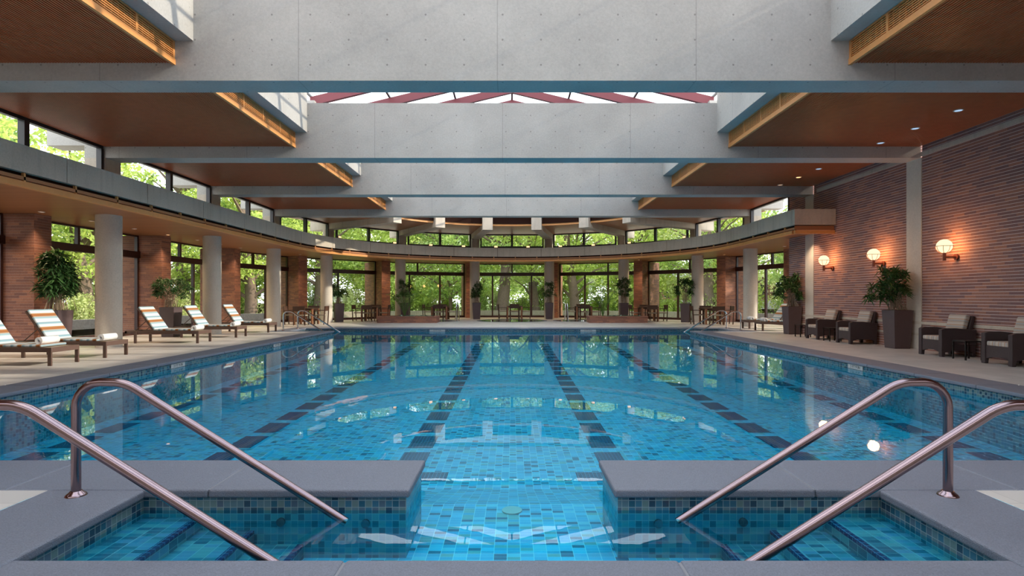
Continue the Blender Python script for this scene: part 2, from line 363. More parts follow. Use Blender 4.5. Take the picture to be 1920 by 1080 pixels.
_nt.links.new(_tr.outputs[0], _mx.inputs[1]); _nt.links.new(_nt.nodes['Emission'].outputs[0], _mx.inputs[2]); _nt.links.new(_mx.outputs[0], _nt.nodes['Material Output'].inputs[0])
M['warm'] = emis('warm_lamp', (1.0,.50,.20), 1.1)
M['coollamp'] = emis('cool_lamp', (.50,.72,1.0), .32)
M['dimlamp'] = emis('dim_lamp', (1.0,.62,.42), .25)
M['white'] = plain('white_ring', (.6,.55,.5), rough=.4)
M['towel'] = plain('towel_white', (.72,.72,.72), rough=.9, noise=.06, nscale=60, bump=.5)
M['lframe'] = plain('lounger_frame', (.095,.055,.042), rough=.5, noise=.15, nscale=25)
M['lslat'] = plain('lounger_slat', (.30,.23,.15), rough=.6)
stp = [(0,(.50,.56,.59)), (.10,(.55,.60,.62)), (.16,(.16,.27,.34)), (.26,(.22,.36,.43)), (.31,(.48,.54,.57)), (.44,(.55,.60,.62)), (.48,(.40,.33,.24)),
       (.52,(.30,.12,.035)), (.68,(.27,.10,.03)), (.72,(.42,.36,.27)), (.77,(.20,.31,.38)), (.86,(.30,.42,.48)), (.92,(.50,.56,.59))]
M['stripe'] = stripes('striped_cushion', stp, .34)
stp2 = [(0,(.42,.36,.31)), (.2,(.50,.44,.38)), (.26,(.20,.10,.07)), (.34,(.46,.40,.34)), (.5,(.24,.25,.27)), (.58,(.50,.45,.38)), (.74,(.34,.17,.10)), (.82,(.48,.42,.36))]
M['stripe2'] = stripes('striped_chair_cushion', stp2, .13, axis=2)
M['stripe3'] = stripes('striped_seat_cushion', stp2, .13, axis=1)
M['wicker'] = plain('brown_wicker', (.050,.032,.034), rough=.55, noise=.5, nscale=110, bump=.8)
M['blackmetal'] = plain('black_metal', (.03,.025,.025), rough=.3, metal=.6)
M['pot'] = plain('planter_brown', (.085,.058,.062), rough=.5, noise=.1, nscale=8)
M['soil'] = plain('soil', (.03,.02,.015), rough=.95, noise=.4, nscale=60)
M['stem'] = plain('pale_stem', (.30,.22,.15), rough=.8, noise=.3, nscale=30)
M['plant'] = leafmat('indoor_leaf', (.012,.045,.014), (.06,.15,.035), tr=.2)
M['plantlt'] = leafmat('indoor_palm_leaf', (.06,.16,.03), (.22,.36,.09), tr=.3)
M['hosta'] = leafmat('hosta_leaf', (.05,.14,.07), (.32,.46,.34), tr=.25)
M['cwood'] = plain('chair_wood', (.070,.034,.022), rough=.45, noise=.2, nscale=30)
M['tleg'] = plain('table_leg_wood', (.34,.15,.075), rough=.45, noise=.2, nscale=30)
M['cseat'] = plain('chair_seat', (.30,.26,.20), rough=.7)
M['bark'] = plain('tree_bark', (.17,.12,.09), rough=.9, noise=.4, nscale=9, bump=1)
M['leafa'] = leafmat('leaf_bright', (.24,.38,.06), (.80,.88,.24), tr=.5)
M['leafb'] = leafmat('leaf_mid', (.15,.28,.07), (.55,.68,.18), tr=.5)
M['leafc'] = leafmat('leaf_yellow', (.40,.50,.16), (.85,.86,.45), tr=.5)
M['grass'] = plain('lawn', (.30,.42,.12), rough=.9, noise=.5, nscale=3)
M['stone'] = plain('garden_stone', (.30,.25,.20), rough=.9, noise=.4, nscale=12)
M['plate'] = plain('marker_tile', (.42,.42,.40), rough=.4)
M['ink'] = plain('marker_ink', (.01,.01,.012), rough=.4)
M['whitewall'] = plain('pale_wall', (.62,.62,.62), rough=.8)

ORD = 'first second third fourth fifth sixth seventh eighth ninth tenth eleventh twelfth thirteenth fourteenth fifteenth'.split()
# ---------------------------------------------------------------- plan constants
CY = 21.6; YB = [-.95+4.77*k for k in range(6)]; TB = .5        # beam front faces
def arc(R, a, cy=CY): return (R*sin(a), cy+R*cos(a))
PA = [radians(x) for x in (-56.25,-33.75,-11.25,11.25,33.75,56.25)]

# ================================================================= floor, coping, pool
MAIN = (-6.6, 6.6, 4.26, 22.5); RL = (-8.3, -6.6, 20.7, 22.5); RR = (6.6, 8.3, 20.7, 22.5); GT = (-.69, .69, 3.65, 4.26); EN = (-2.4, 2.4, 2.63, 3.65)
HOLES = [MAIN, RL, RR, GT, EN]
cop = [(-7.2,-.66,3.62,4.29,'x'), (.66,7.2,3.62,4.29,'x'), (-7.2,-6.57,4.29,20.10,'y'), (6.57,7.2,4.29,20.10,'y'),
       (-8.9,-6.57,20.10,20.73,'x'), (6.57,8.9,20.10,20.73,'x'), (-8.9,-8.27,20.73,23.1,'y'), (8.27,8.9,20.73,23.1,'y'),
       (-8.27,8.27,22.47,23.1,'x'), (-3.0,-2.37,2.03,3.62,'y'), (2.37,3.0,2.03,3.62,'y'), (-2.37,2.37,2.03,2.66,'x')]
WL = -.14
floor_e = struct('floor')
xs = sorted({-24,24,-12.6,12.6}|{r[0] for r in HOLES}|{r[1] for r in HOLES}|{c[0] for c in cop}|{c[1] for c in cop})
ys = sorted({-4,36.5}|{r[2] for r in HOLES}|{r[3] for r in HOLES}|{c[2] for c in cop}|{c[3] for c in cop})
mb = MB()
for i in range(len(xs)-1):
    for j in range(len(ys)-1):
        cx, cy = (xs[i]+xs[i+1])/2, (ys[j]+ys[j+1])/2
        if any(r[0] < cx < r[1] and r[2] < cy < r[3] for r in HOLES) or any(r[0] < cx < r[1] and r[2] < cy < r[3] for r in cop): continue
        if abs(cx) > 12.6: continue
        if ys[j] >= 23.09: continue
        mb.quad((xs[i],ys[j],0), (xs[i+1],ys[j],0), (xs[i+1],ys[j+1],0), (xs[i],ys[j+1],0))
pl = [(-12.6,23.1),(12.6,23.1)]+[arc(13.3, radians(82-164*i/40)) for i in range(41)]
mb.add([(x,y,0) for x,y in pl], [tuple(range(len(pl)))])
mb.build('deck_tiling', M['deck'], floor_e)

pool = thing('swimming_pool', 'long blue tiled swimming pool with dark lane lines and grey granite coping', 'swimming pool', (0, 12, 0))
def pbuild(mb, name, m, **k):
    o = mb.build(name, m, None, **k); o.parent = pool; o.location = (0, -12, 0); return o
mb = MB()
for (x0,x1,y0,y1,ax) in cop:
    ln = (x1-x0) if ax == 'x' else (y1-y0); n = 3 if y1 == 2.66 else max(1, round(ln/1.25)); g = .0025
    for k in range(n):
        a, b = k/n, (k+1)/n
        if ax == 'x': mb.box(x0+ln*a+g, x0+ln*b-g, y0+.001, y1-.001, -.052, .004)
        else: mb.box(x0+.001, x1-.001, y0+ln*a+g, y0+ln*b-g, -.052, .004)
mj = MB()
for (x0,x1,y0,y1,ax) in cop: mj.box(x0+.02, x1-.02, y0+.02, y1-.02, -.047, -.002)
pbuild(mj, 'coping_joint', plain('coping_grout', (.20,.20,.215), rough=.9))
pbuild(mb, 'coping', M['granite'], bevel=.016, smooth=False, seg=3)
def zf(y):                                         # pool floor level
    if y < 4.6: return -.45
    if y < 6.0: return -.45-.36*(y-4.6)/1.4
    return -.81+.25*(y-6.0)/16.5
mb = MB(); mb2 = MB(); D = -1.0
def wseg(x0, y0, x1, y1): mb.quad((x0,y0,-.16), (x1,y1,-.16), (x1,y1,-.05), (x0,y0,-.05)); mb2.quad((x0,y0,D), (x1,y1,D), (x1,y1,-.16), (x0,y0,-.16))
for a in [((-6.6,4.26),(-6.6,20.7)), ((-6.6,20.7),(-8.3,20.7)), ((-8.3,20.7),(-8.3,22.5)), ((-8.3,22.5),(8.3,22.5)), ((8.3,22.5),(8.3,20.7)), ((8.3,20.7),(6.6,20.7)),
          ((6.6,20.7),(6.6,4.26)), ((6.6,4.26),(.69,4.26)), ((.69,4.26),(.69,3.65)), ((.69,3.65),(2.4,3.65)), ((2.4,3.65),(2.4,2.63)), ((2.4,2.63),(-2.4,2.63)),
          ((-2.4,2.63),(-2.4,3.65)), ((-2.4,3.65),(-.69,3.65)), ((-.69,3.65),(-.69,4.26)), ((-.69,4.26),(-6.6,4.26))]: wseg(*a[0], *a[1])
pbuild(mb, 'waterline_tile', M['pwall'], fixn=False); pbuild(mb2, 'pool_wall', M['pwall2'], fixn=False)
mb = MB(); yy = [2.63, 3.65, 4.26, 4.6, 6.0, 22.5]
for i in range(len(yy)-1):
    a, b = yy[i], yy[i+1]; w = 2.4 if i == 0 else .69 if i == 1 else 6.6
    mb.quad((-w,a,zf(a)), (w,a,zf(a)), (w,b,zf(b)), (-w,b,zf(b)))
pbuild(mb, 'pool_floor', M['pfloor'], fixn=False)
for sx in (-1, 1):                                 # entry steps and recess steps
    for (xa, xb, z) in ((2.4, 2.03, -.185), (2.03, 1.68, -.27), (1.68, 1.36, -.36)):
        mb = MB().box(sx*xa, sx*xb, 2.63, 3.65, z-.2, z); st = pbuild(mb, 'step', M['pstep'])
        nb = MB().box(sx*(xb+.035), sx*(xb-.004), 2.64, 3.64, z-.015, z+.003); no = nb.build('nosing', M['lane'], st)
    for (xa, xb, z) in ((8.3, 7.7, -.22), (7.7, 7.15, -.33), (7.15, 6.6, -.45)):
        mb = MB().box(sx*xa, sx*xb, 20.7, 22.5, -1.0, z); st = pbuild(mb, 'step', M['pfloor'])
for X in (-6.1, -3.7, -1.24, 1.24, 3.7, 6.1):
    mb = MB(); y = 6.75
    while y < 21.6:
        a, b = y, y+.6; w = .17
        mb.quad((X-w,a,zf(a)+.004), (X+w,a,zf(a)+.004), (X+w,b,zf(b)+.004), (X-w,b,zf(b)+.004)); y += .80
    a, b = 6.25, 6.55; mb.quad((X-.5,a,zf(a)+.004), (X+.5,a,zf(a)+.004), (X+.5,b,zf(b)+.004), (X-.5,b,zf(b)+.004))
    pbuild(mb, 'lane_line', M['lane'], fixn=False)
mb = MB()
for (x0,x1,y0,y1) in HOLES: mb.quad((x0,y0,WL), (x1,y0,WL), (x1,y1,WL), (x0,y1,WL))
pbuild(mb, 'water', M['water'], fixn=False)
for (x, y, z) in ((-.95,3.64,-.22),(.95,3.64,-.22),(-1.5,3.64,-.21),(1.5,3.64,-.21)):
    mb = MB(); mb.tube([(x,y,z),(x,y-.015,z)], .028, 16); pbuild(mb, 'jet_fitting', M['steel'])
mb = MB().cyl(0, 4.45, -.449, -.440, .08, 24); pbuild(mb, 'drain_cover', M['plate'])
# depth markers
def marker(x, y, z, rz, w, h, label):
    t = thing('depth_marker', label, 'sign', (x, y, z), rz, 'depth markers on the pool walls')
    MB().box(-w/2, w/2, -.006, 0, -h/2, h/2).build('tile_plate', M['plate'], t)
    cu = bpy.data.curves.new('lettering', 'FONT'); cu.body = '3 FT 9 IN'; cu.size = h*.98; cu.extrude = .0006; cu.align_x = 'CENTER'; cu.align_y = 'CENTER'
    cu.materials.append(M['ink']); o0 = bpy.data.objects.new('lettering_curve', cu); C.objects.link(o0); bpy.context.view_layer.update()
    me = bpy.data.meshes.new_from_object(o0.evaluated_get(bpy.context.evaluated_depsgraph_get())); bpy.data.objects.remove(o0); me.materials.clear(); me.materials.append(M['ink'])
    o = bpy.data.objects.new('lettering', me); C.objects.link(o); o.parent = t; o.location = (0, -.0075, 0); o.rotation_euler = (pi/2, 0, 0)
marker(-6.592, 11.05, -.095, pi/2, .46, .08, 'depth tile reading 3 FT 9 IN on left pool wall below the nearest loungers')
marker(-6.592, 15.7, -.095, pi/2, .46, .08, 'depth tile on left pool wall below the farther loungers')
marker(6.592, 10.75, -.095, -pi/2, .46, .08, 'depth tile reading 3 FT 9 IN on right pool wall opposite the wall lamps')
marker(6.592, 15.3, -.095, -pi/2, .46, .08, 'depth tile on right pool wall near the far right planter')
marker(-3.0, 22.492, -.095, 0, .62, .08, 'depth tile on far pool wall below the left brick planter')
marker(3.06, 22.492, -.095, 0, .62, .08, 'depth tile on far pool wall below the right brick planter')

# ================================================================= concrete beams
ranks = ['overhead and behind the camera', 'overhead just out of view', 'nearest in view, spanning the top of the picture', 'second from the front, over the pool',
         'third from the front, over the pool', 'farthest, in front of the curved end ceiling']
for k, y in enumerate(YB):
    mb = MB(); xr = 9.75 if y < 19 else 10.2
    mb.box(-10.2, xr, y, y+TB, 4.57, 5.88)
    mb.box(-11.1, -10.2, y+.002, y+TB-.002, 4.87, 5.88)
    if y > 19: mb.box(10.2, 11.1, y+.002, y+TB-.002, 4.87, 5.88)
    o = mb.build('ceiling_beam', M['conc'], None, loc=None)
    tag(o, 'wide pale concrete ceiling beam, '+ranks[k], 'beam', 'concrete cross beams')
for i, a in enumerate(PA):
    d = (sin(a), cos(a)); mb = MB(); fr = (0, CY, d[0], d[1])
    mb.fbox(fr, 6.15, 12.0, -.25, .25, 4.57, 5.5); o = mb.build('radial_beam', M['conc2'])
    wd = ['leftmost', 'second from left', 'just left of centre', 'just right of centre', 'second from right', 'rightmost'][i]
    tag(o, 'concrete radial beam of the curved end ceiling, '+wd, 'beam', 'radial beams at the far end')
# longitudinal edge beams beside the skylight
for sx, nm in ((-1,'left'), (1,'right')):
    for k in range(5):
        y0, y1 = YB[k]+TB, YB[k+1]
        mb = MB().box(sx*4.89, sx*5.16, y0, y1, 5.18, 6.12); o = mb.build('skylight_edge_beam', M['conc'])
        bay = ['first', 'second', 'third', 'fourth', 'fifth'][k]
        tag(o, 'pale concrete edge beam along the %s side of the skylight, %s bay from the front' % (nm, bay), 'beam', 'skylight edge beams')
for a0, a1, yv in [(0,0,0)]:
    pts = [arc(6.2, radians(-73.5+147*t/30)) for t in range(31)]
    mb = MB().sweep(pts, [(0,5.35),(.25,5.35),(.25,6.12),(0,6.12)]); o = mb.build('trim_1', M['conc2'], kind='structure')
mb = MB()
for sx in (-1, 1): mb.box(sx*4.89, sx*5.16, YB[5]+TB, YB[5]+TB+.4, 5.18, 6.12)

# ================================================================= slatted timber ceilings per bay
def ceil_bay(y0, y1, xa, xb, n):                   # xa = trim side (towards skylight), xb outer
    e = struct('ceiling')
    sx = 1 if xb > xa else -1; mb = MB(); x = abs(xa)+.03; X1 = abs(xb); det = .043 if n > 0 else .1
    while x < X1-.02:
        mb.box(sx*x, sx*(x+det*.52), y0, y1, 4.84, 4.865); x += det
    mb.build('slats', M['slat'], e, fixn=False)
    MB().box(sx*(abs(xa)+.02), xb, y0, y1, 4.895, 4.93).build('backing', M['dark'], e)
    MB().box(xa-sx*.03, xa+sx*.02, y0, y1, 4.81, 4.90).build('edge_trim', M['trim'], e)
    mb = MB(); k = 7
    for i in range(k): z = 4.925+i*.032; mb.box(xa-sx*.012, xa+sx*.006, y0, y1, z, z+.015)
    m = int((y1-y0)/.12)
    for i in range(m): yy_ = y0+(y1-y0)*i/m; mb.box(xa-sx*.002, xa+sx*.01, yy_, yy_+.012, 4.90, 5.16)
    mb.build('grille', M['trim'], e)
    mb = MB(); q = 5
    for i in range(q+1):
        yy_ = y0+(y1-y0-.05)*i/q; mb.box(xa-sx*.02, xa+sx*.015, yy_, yy_+.05, 4.90, 5.17)
    mb.box(xa-sx*.018, xa+sx*.012, y0, y1, 5.15, 5.175)
    mb.build('grille_frame', M['trim'], e)
    MB().box(xa+sx*.03, xa+sx*.05, y0, y1, 4.9, 5.16).build('grille_backing', M['dark'], e)
for k in range(5):
    y0, y1 = YB[k]+TB, YB[k+1]
    ceil_bay(y0, y1, -5.19, -9.72, k); ceil_bay(y0, y1, 5.19, 9.74, k)
# roof over bays
mb = MB()
for k in range(5):
    y0, y1 = YB[k]+TB, YB[k+1]
    mb.box(-10.0, -5.17, y0, y1, 5.18, 5.86); mb.box(5.17, 10.0, y0, y1, 5.18, 5.86)
mb.build('roof_slab', M['conc2'], kind='structure')
# curved end ceiling
def ringstrip(mb, Ri, ai, Ro, ao, z0, z1, n=40, ci=CY, co=CY):
    P = []
    for i in range(n+1):
        t = -1+2*i/n; P.append((arc(Ri, radians(ai*t), ci), arc(Ro, radians(ao*t), co)))
    for i in range(n):
        (a, b), (c, d) = P[i], P[i+1]; mb.prism([a, b, d, c], z0, z1)
e = struct('ceiling')
mb = MB(); ringstrip(mb, 6.42, 73, 10.8, 80, 4.84, 4.87); mb.build('end_soffit', M['soffit'], e)
mb = MB(); ringstrip(mb, 6.45, 73, 11.2, 80, 5.18, 5.5); mb.build('end_roof', M['conc2'], e)
pts = [arc(6.40, radians(-73+146*t/60)) for t in range(61)]
MB().sweep(pts, [(0,4.80),(.06,4.80),(.06,4.90),(0,4.90)]).build('edge_trim', M['trim'], e)
mb = MB()
for i in range(7): z = 4.925+i*.034; mb.sweep(pts, [(.0,z),(.02,z),(.02,z+.016),(0,z+.016)])
mb.build('grille', M['trim'], e)
MB().sweep(pts, [(-.05,4.90),(-.03,4.90),(-.03,5.3),(-.05,5.3)]).build('grille_backing', M['dark'], e)

# ================================================================= skylight
sk = struct('window_1', (0, 10, 6)); 
def skb(mb, name, m, **k):
    o = mb.build(name, m, None, **k); o.parent = sk; o.location = (0, -10, -6); return o
ZE, ZR, XE = 6.13, 7.35, 5.05
y = -.6; ks = 0
yend = 21.6
while y < yend+.1:
    mb = MB()
    for sx in (-1, 1):
        mb.add([(sx*XE,y-.05,ZE-.10),(0,y-.05,ZR-.10),(0,y-.05,ZR+.12),(sx*XE,y-.05,ZE+.12),(sx*XE,y+.05,ZE-.10),(0,y+.05,ZR-.10),(0,y+.05,ZR+.12),(sx*XE,y+.05,ZE+.12)],
               [(0,1,2,3),(4,7,6,5),(0,4,5,1),(1,5,6,2),(2,6,7,3),(3,7,4,0)])
    skb(mb, 'rafter', M['rafter']); y += 1.22; ks += 1
mb = MB()
for sx in (-1, 1):
    for f_ in (.33, .66, 1.0):
        X = sx*XE*f_; Z = ZR+(ZE-ZR)*f_+.13; mb.box(X-.025, X+.025, -.6, yend, Z, Z+.05)
mb.box(-.03, .03, -.6, yend, ZR+.12, ZR+.17)
skb(mb, 'glazing_bar', M['frame2'])
mb = MB()
for sx in (-1, 1): mb.quad((sx*XE,-.8,ZE+.14), (0,-.8,ZR+.14), (0,yend,ZR+.14), (sx*XE,yend,ZE+.14))
ap = (0, yend, ZR+.14)
pa = [arc(6.3, radians(-80+160*t/16)) for t in range(17)]
for i in range(16): mb.add([ap, pa[i]+(ZE+.14,), pa[i+1]+(ZE+.14,)], [(0,1,2)])
skb(mb, 'pane', M['glass'], fixn=False)
mb = MB()
for i in range(0, 17, 2): mb.tube([(0,yend,ZR+.02), pa[i]+(ZE+.02,)], .05, 4)
skb(mb, 'hip_rafter', M['rafter'])

# ================================================================= curved balcony fascia
def fpath(R, X, ystart_l=-3.5, endl=None, cy=21.8, n=48, right_y=16.84):
    p = [(-X, ystart_l), (-X, 4), (-X, 9), (-X, 14), (-X, 18), (-X, cy)]
    p += [arc(R, radians(-90+180*i/n), cy) for i in range(1, n)]
    p += [(X, cy), (X, right_y)]
    return p
fas = struct('trim_2', (0, 12, 3.3))
def fb(mb, name, m, **k):
    o = mb.build(name, m, None, **k); o.parent = fas; o.location = (0, -12, -3.3); return o
# stones of the fascia with open joints
def resample(path, step):
    out = [path[0]]; acc = 0
    segs = []
    for a, b in zip(path, path[1:]): segs.append((a, b, sqrt((b[0]-a[0])**2+(b[1]-a[1])**2)))
    tot = sum(s[2] for s in segs)
    def at(d):
        for a, b, l in segs:
            if d <= l+1e-9: return (a[0]+(b[0]-a[0])*d/l, a[1]+(b[1]-a[1])*d/l)
            d -= l
        return path[-1]
    return at, tot
FP = fpath(8.5, 8.5, right_y=17.006); at, tot = resample(FP, 1)
n = round(tot/2.32); mb = MB()
for i in range(n):
    a, b = tot*i/n+.008, tot*(i+1)/n-.008; pts = [at(a+(b-a)*j/8) for j in range(9)]
    mb.sweep(pts, [(0,3.43),(.16,3.43),(.16,3.90),(0,3.90)])
mb.box(8.50, 9.74, 16.84, 17.0, 3.43, 3.90)
fb(mb, 'fascia_panel', M['conc2'])
fb(MB().sweep(FP, [(.02,3.45),(.15,3.45),(.15,3.87),(.02,3.87)]), 'joint_backing', M['dark'])
mb = MB().sweep(FP, [(.0,3.165),(.10,3.165),(.10,3.265),(.0,3.265)]); mb.box(8.53, 9.73, 16.87, 16.94, 3.165, 3.265); fb(mb, 'edge_trim', M['trim'])
mb = MB()
for z in (3.275, 3.315, 3.355): mb.sweep(FP, [(.07,z),(.085,z),(.085,z+.014),(.07,z+.014)])
mb.box(8.53, 9.72, 16.90, 16.915, 3.28, 3.40)
fb(mb, 'louvre', plain('louvre_wood', (.30,.12,.05), rough=.5))
mb = MB(); n = round(tot/1.16)
for i in range(n):
    d_ = tot*(i+.5)/n; p = at(d_); q = at(d_+.02); l = sqrt((q[0]-p[0])**2+(q[1]-p[1])**2); fr = (p[0], p[1], (q[0]-p[0])/l, (q[1]-p[1])/l)
    mb.fbox(fr, -.02, .02, .05, .10, 3.25, 3.44)
fb(mb, 'louvre_post', M['trim'])
fb(MB().sweep(FP, [(.12,3.26),(.14,3.26),(.14,3.45),(.12,3.45)]), 'louvre_backing', M['dark'])

# lower soffit and roof slab between fascia and outer glass
def loopstrip(mb, inner, outer, z0, z1):
    for (a, b), (c, d) in zip(zip(inner, outer), list(zip(inner, outer))[1:]):
        mb.prism([a, b, d, c], z0, z1)
def strip_paths(Xi, Ri, Xo, Ro, y0l=-3.5, yr=19.9, n=48):
    ins = [(-Xi, y0l), (-Xi, 9), (-Xi, 21.8)]+[arc(Ri, radians(-90+180*i/n), 21.8) for i in range(1, n)]+[(Xi, 21.8), (Xi, yr)]
    out = [(-Xo, y0l), (-Xo, 9), (-Xo, 21.8)]
    for i in range(1, n):
        th = radians(-90+180*i/n); R = Ro+(Xo-Ro)*max(0, (abs(math.degrees(th))-70)/20); out.append(arc(R, th, 21.8))
    return ins, out+[(Xo, 21.8), (Xo, yr)]
e = struct('ceiling')
a, b = strip_paths(8.55, 8.55, 12.75, 13.3); mb = MB(); loopstrip(mb, a, b, 3.30, 3.36); mb.box(8.55, 9.74, 16.95, 19.9, 3.30, 3.36); mb.build('lower_soffit', M['soffit'], e)
a, b = strip_paths(8.67, 8.67, 13.6, 14.2); mb = MB(); loopstrip(mb, a, b, 3.46, 3.86); mb.box(8.67, 9.74, 17.01, 19.9, 3.46, 3.86); mb.build('lower_roof', M['conc2'], e)

# ================================================================= columns, piers, walls
def column(x, y, label, z1=3.30):
    o = MB().cyl(0, 0, 0, z1, .285, 40).build('concrete_column', M['conc_col'], smooth=True, loc=(x, y, 0)); tag(o, label, 'column', 'round concrete columns')
for y, lb in ((4.2,'out of view at the left'),(9.15,'just outside the left edge of the picture'),(14.1,'nearest on the left, between the second and third loungers'),(18.95,'second on the left, behind the fourth lounger'),(23.85,'third on the left, behind the farthest lounger')):
    if y > 5: column(-10.15, y, 'round concrete column, '+lb)
column(10.15, 23.85, 'round concrete column at the right end of the curve, beside the far loungers')
nmc = ['left of centre, behind the left rails planter', 'left of centre, beside the palm planter', 'just left of the central window', 'just right of the central window', 'right of centre, behind the right brick planter', 'right of centre, beside the right rails planter']
for a, nm in zip(PA, nmc): p = arc(11.05, a); column(p[0], p[1], 'round concrete column on the curve, '+nm)
# upper piers between the two roofs
for k, y in enumerate(YB[1:], 1):
    o = MB().box(-10.2, -9.7, y, y+TB, 3.86, 4.57).build('upper_pier', M['conc2']); tag(o, 'short concrete pier under the left end of the %s ceiling beam' % ['','second','nearest','second visible','third visible','farthest'][k] if k > 1 else 'short concrete pier at the left, out of view', 'pier', 'short upper piers')
o = MB().box(9.7, 10.2, YB[5], YB[5]+TB, 3.86, 4.57).build('upper_pier', M['conc2']); tag(o, 'short concrete pier under the right end of the farthest ceiling beam', 'pier', 'short upper piers')
for i, a in enumerate(PA):
    p = arc(10.9, a); o = MB().cyl(0, 0, 3.86, 4.57, .27, 32).build('upper_pier', M['conc2'], smooth=True, loc=(p[0], p[1], 0))
    tag(o, 'round upper pier on the curve, %s of six' % ['leftmost','second','third','fourth','fifth','rightmost'][i], 'pier', 'short upper piers')
# brick piers
def pierbox(fr, s0, s1, label):
    o = MB().fbox(fr, s0, s1, -.26, .26, 0, 3.298).build('brick_pier', M['brickp']); tag(o, label, 'pier', 'brick piers along the outer wall'); return o
for y, lb in ((9.1,'beyond the left edge of the picture'),(13.97,'nearest on the left, beside the tall potted plant'),(18.95,'second on the left, behind the striped loungers'),(23.87,'third on the left, behind the farthest lounger')):
    pierbox((0, y, -1, 0), 11.7, 13.15, 'red brick pier, '+lb)
pierbox((0, 23.87, 1, 0), 11.7, 14.3, 'red brick pier, far right behind the deck loungers')
for i, a in enumerate(PA):
    a = a+radians({0:2.1,1:1.6,2:.4}[min(i,5-i)])*(-1 if a < 0 else 1)
    pierbox((0, CY, sin(a), cos(a)), 12.3, 14.9, 'red brick pier on the curve, '+['leftmost','second from left','third from left','third from right','second from right','rightmost'][i])
# right wall
wr_ = struct('wall_right', (9.75, 8, 0))
def wb_(mb, name, m):
    o = mb.build(name, m, None); o.parent = wr_; o.location = (-9.75, -8, 0); return o
ccol = [3.82, 8.59, 13.33, 18.1]
mb = MB(); prev = -4
for y in ccol+[19.7]:
    mb.box(9.75, 10.25, prev, y-.02 if y < 19.5 else y, 0, 5.2); prev = y+.52
mb.box(10.26, 13.2, 19.2, 19.70, 0, 3.3)
wb_(mb, 'brick_face', M['brick'])
mb = MB()
mb.box(9.735, 9.76, -4, 17.9, 4.60, 4.70); mb.box(9.735, 9.76, -4, 19.7, .60, .67); mb.box(9.735, 9.76, -4, 19.7, .33, .385)
wb_(mb, 'pale_band', M['conc2'])
for y, lb in zip(ccol, ('out of view','out of view, nearer','nearest in view, beside the large planter','farther, behind the second potted plant')):
    o = MB().box(9.74, 10.3, y, y+.5, 0, 4.57).build('wall_column', M['conc_col']); tag(o, 'flat concrete column set in the right brick wall, '+lb, 'column', 'wall columns')
MB().box(-13, 10.3, -4.3, -4.0, 0, 6.2).build('wall_back', M['conc2'], kind='structure')
MB().box(-12.9, -12.5, -4.0, 8.82, 0, 3.295).build('wall_left', M['brickp'], kind='structure')
for x0, x1 in ((-10.2,-9.7),(9.75,10.3)): pass

# ================================================================= outer glazing
wcount = [1]
def wbay(p0, p1, ztop=3.30, lower=(.33,.66), upper=(.55,), red=None, door=False, mat='frame'):
    wcount[0] += 1; dx, dy = p1[0]-p0[0], p1[1]-p0[1]; l = sqrt(dx*dx+dy*dy); fr = (0, 0, dx/l, dy/l)
    e = struct('window_%d' % wcount[0], (p0[0], p0[1], 0))
    f = M[mat]
    MB().fbox(fr, 0, l, -.05, .05, 0, .12).build('sill', f, e)
    MB().fbox(fr, 0, l, -.05, .05, ztop-.05, ztop).build('head', f, e)
    MB().fbox(fr, -.25, l+.25, -.10, .08, 2.55, 2.76).build('transom_bar', f, e)
    for s in (0, l-.07): MB().fbox(fr, s, s+.07, -.05, .05, .12, ztop-.05).build('jamb', f, e)
    for q in lower: MB().fbox(fr, l*q-.045, l*q+.045, -.05, .05, .12, 2.55).build('mullion', M['redframe'] if red and q == red else f, e)
    for q in upper: MB().fbox(fr, l*q-.045, l*q+.045, -.05, .05, 2.76, ztop-.05).build('mullion', f, e)
    MB().vquad(fr, .05, l-.05, .1, 2.58).build('pane', M['glass'], e)
    MB().vquad(fr, .05, l-.05, 2.74, ztop-.03).build('upper_pane', M['glass'], e)
    return e
VP_ = [(-12.5, 9.1), (-12.5, 13.97), (-12.5, 18.95), (-12.5, 23.87)]
for i, a in enumerate(PA): VP_.append(arc(13.25, a+radians({0:2.1,1:1.6,2:.4}[min(i,5-i)])*(-1 if a < 0 else 1)))
VP_ += [(12.5, 23.87), (12.5, 19.6)]
spec = [((.5,), (.5,), None), ((.18,.62), (.42,), .18), ((.20,.62), (.42,), None), ((.2,.62), (.42,), None), ((.5,), (.42,), None),
        ((.30,.68), (.40,), None), ((.25,.75), (.5,), None), ((.33,.62), (.62,), None), ((.4,), (.55,), None), ((.5,), (.6,), None), ((.3,.62), (.45,), None)]
for i in range(len(VP_)-1):
    a, b = VP_[i], VP_[i+1]; lo, up, rd = spec[i % len(spec)]
    d = Vector((b[0]-a[0], b[1]-a[1])); u_ = d.normalized()*.27
    wbay((a[0]+u_.x, a[1]+u_.y), (b[0]-u_.x, b[1]-u_.y), lower=lo, upper=up, red=rd)
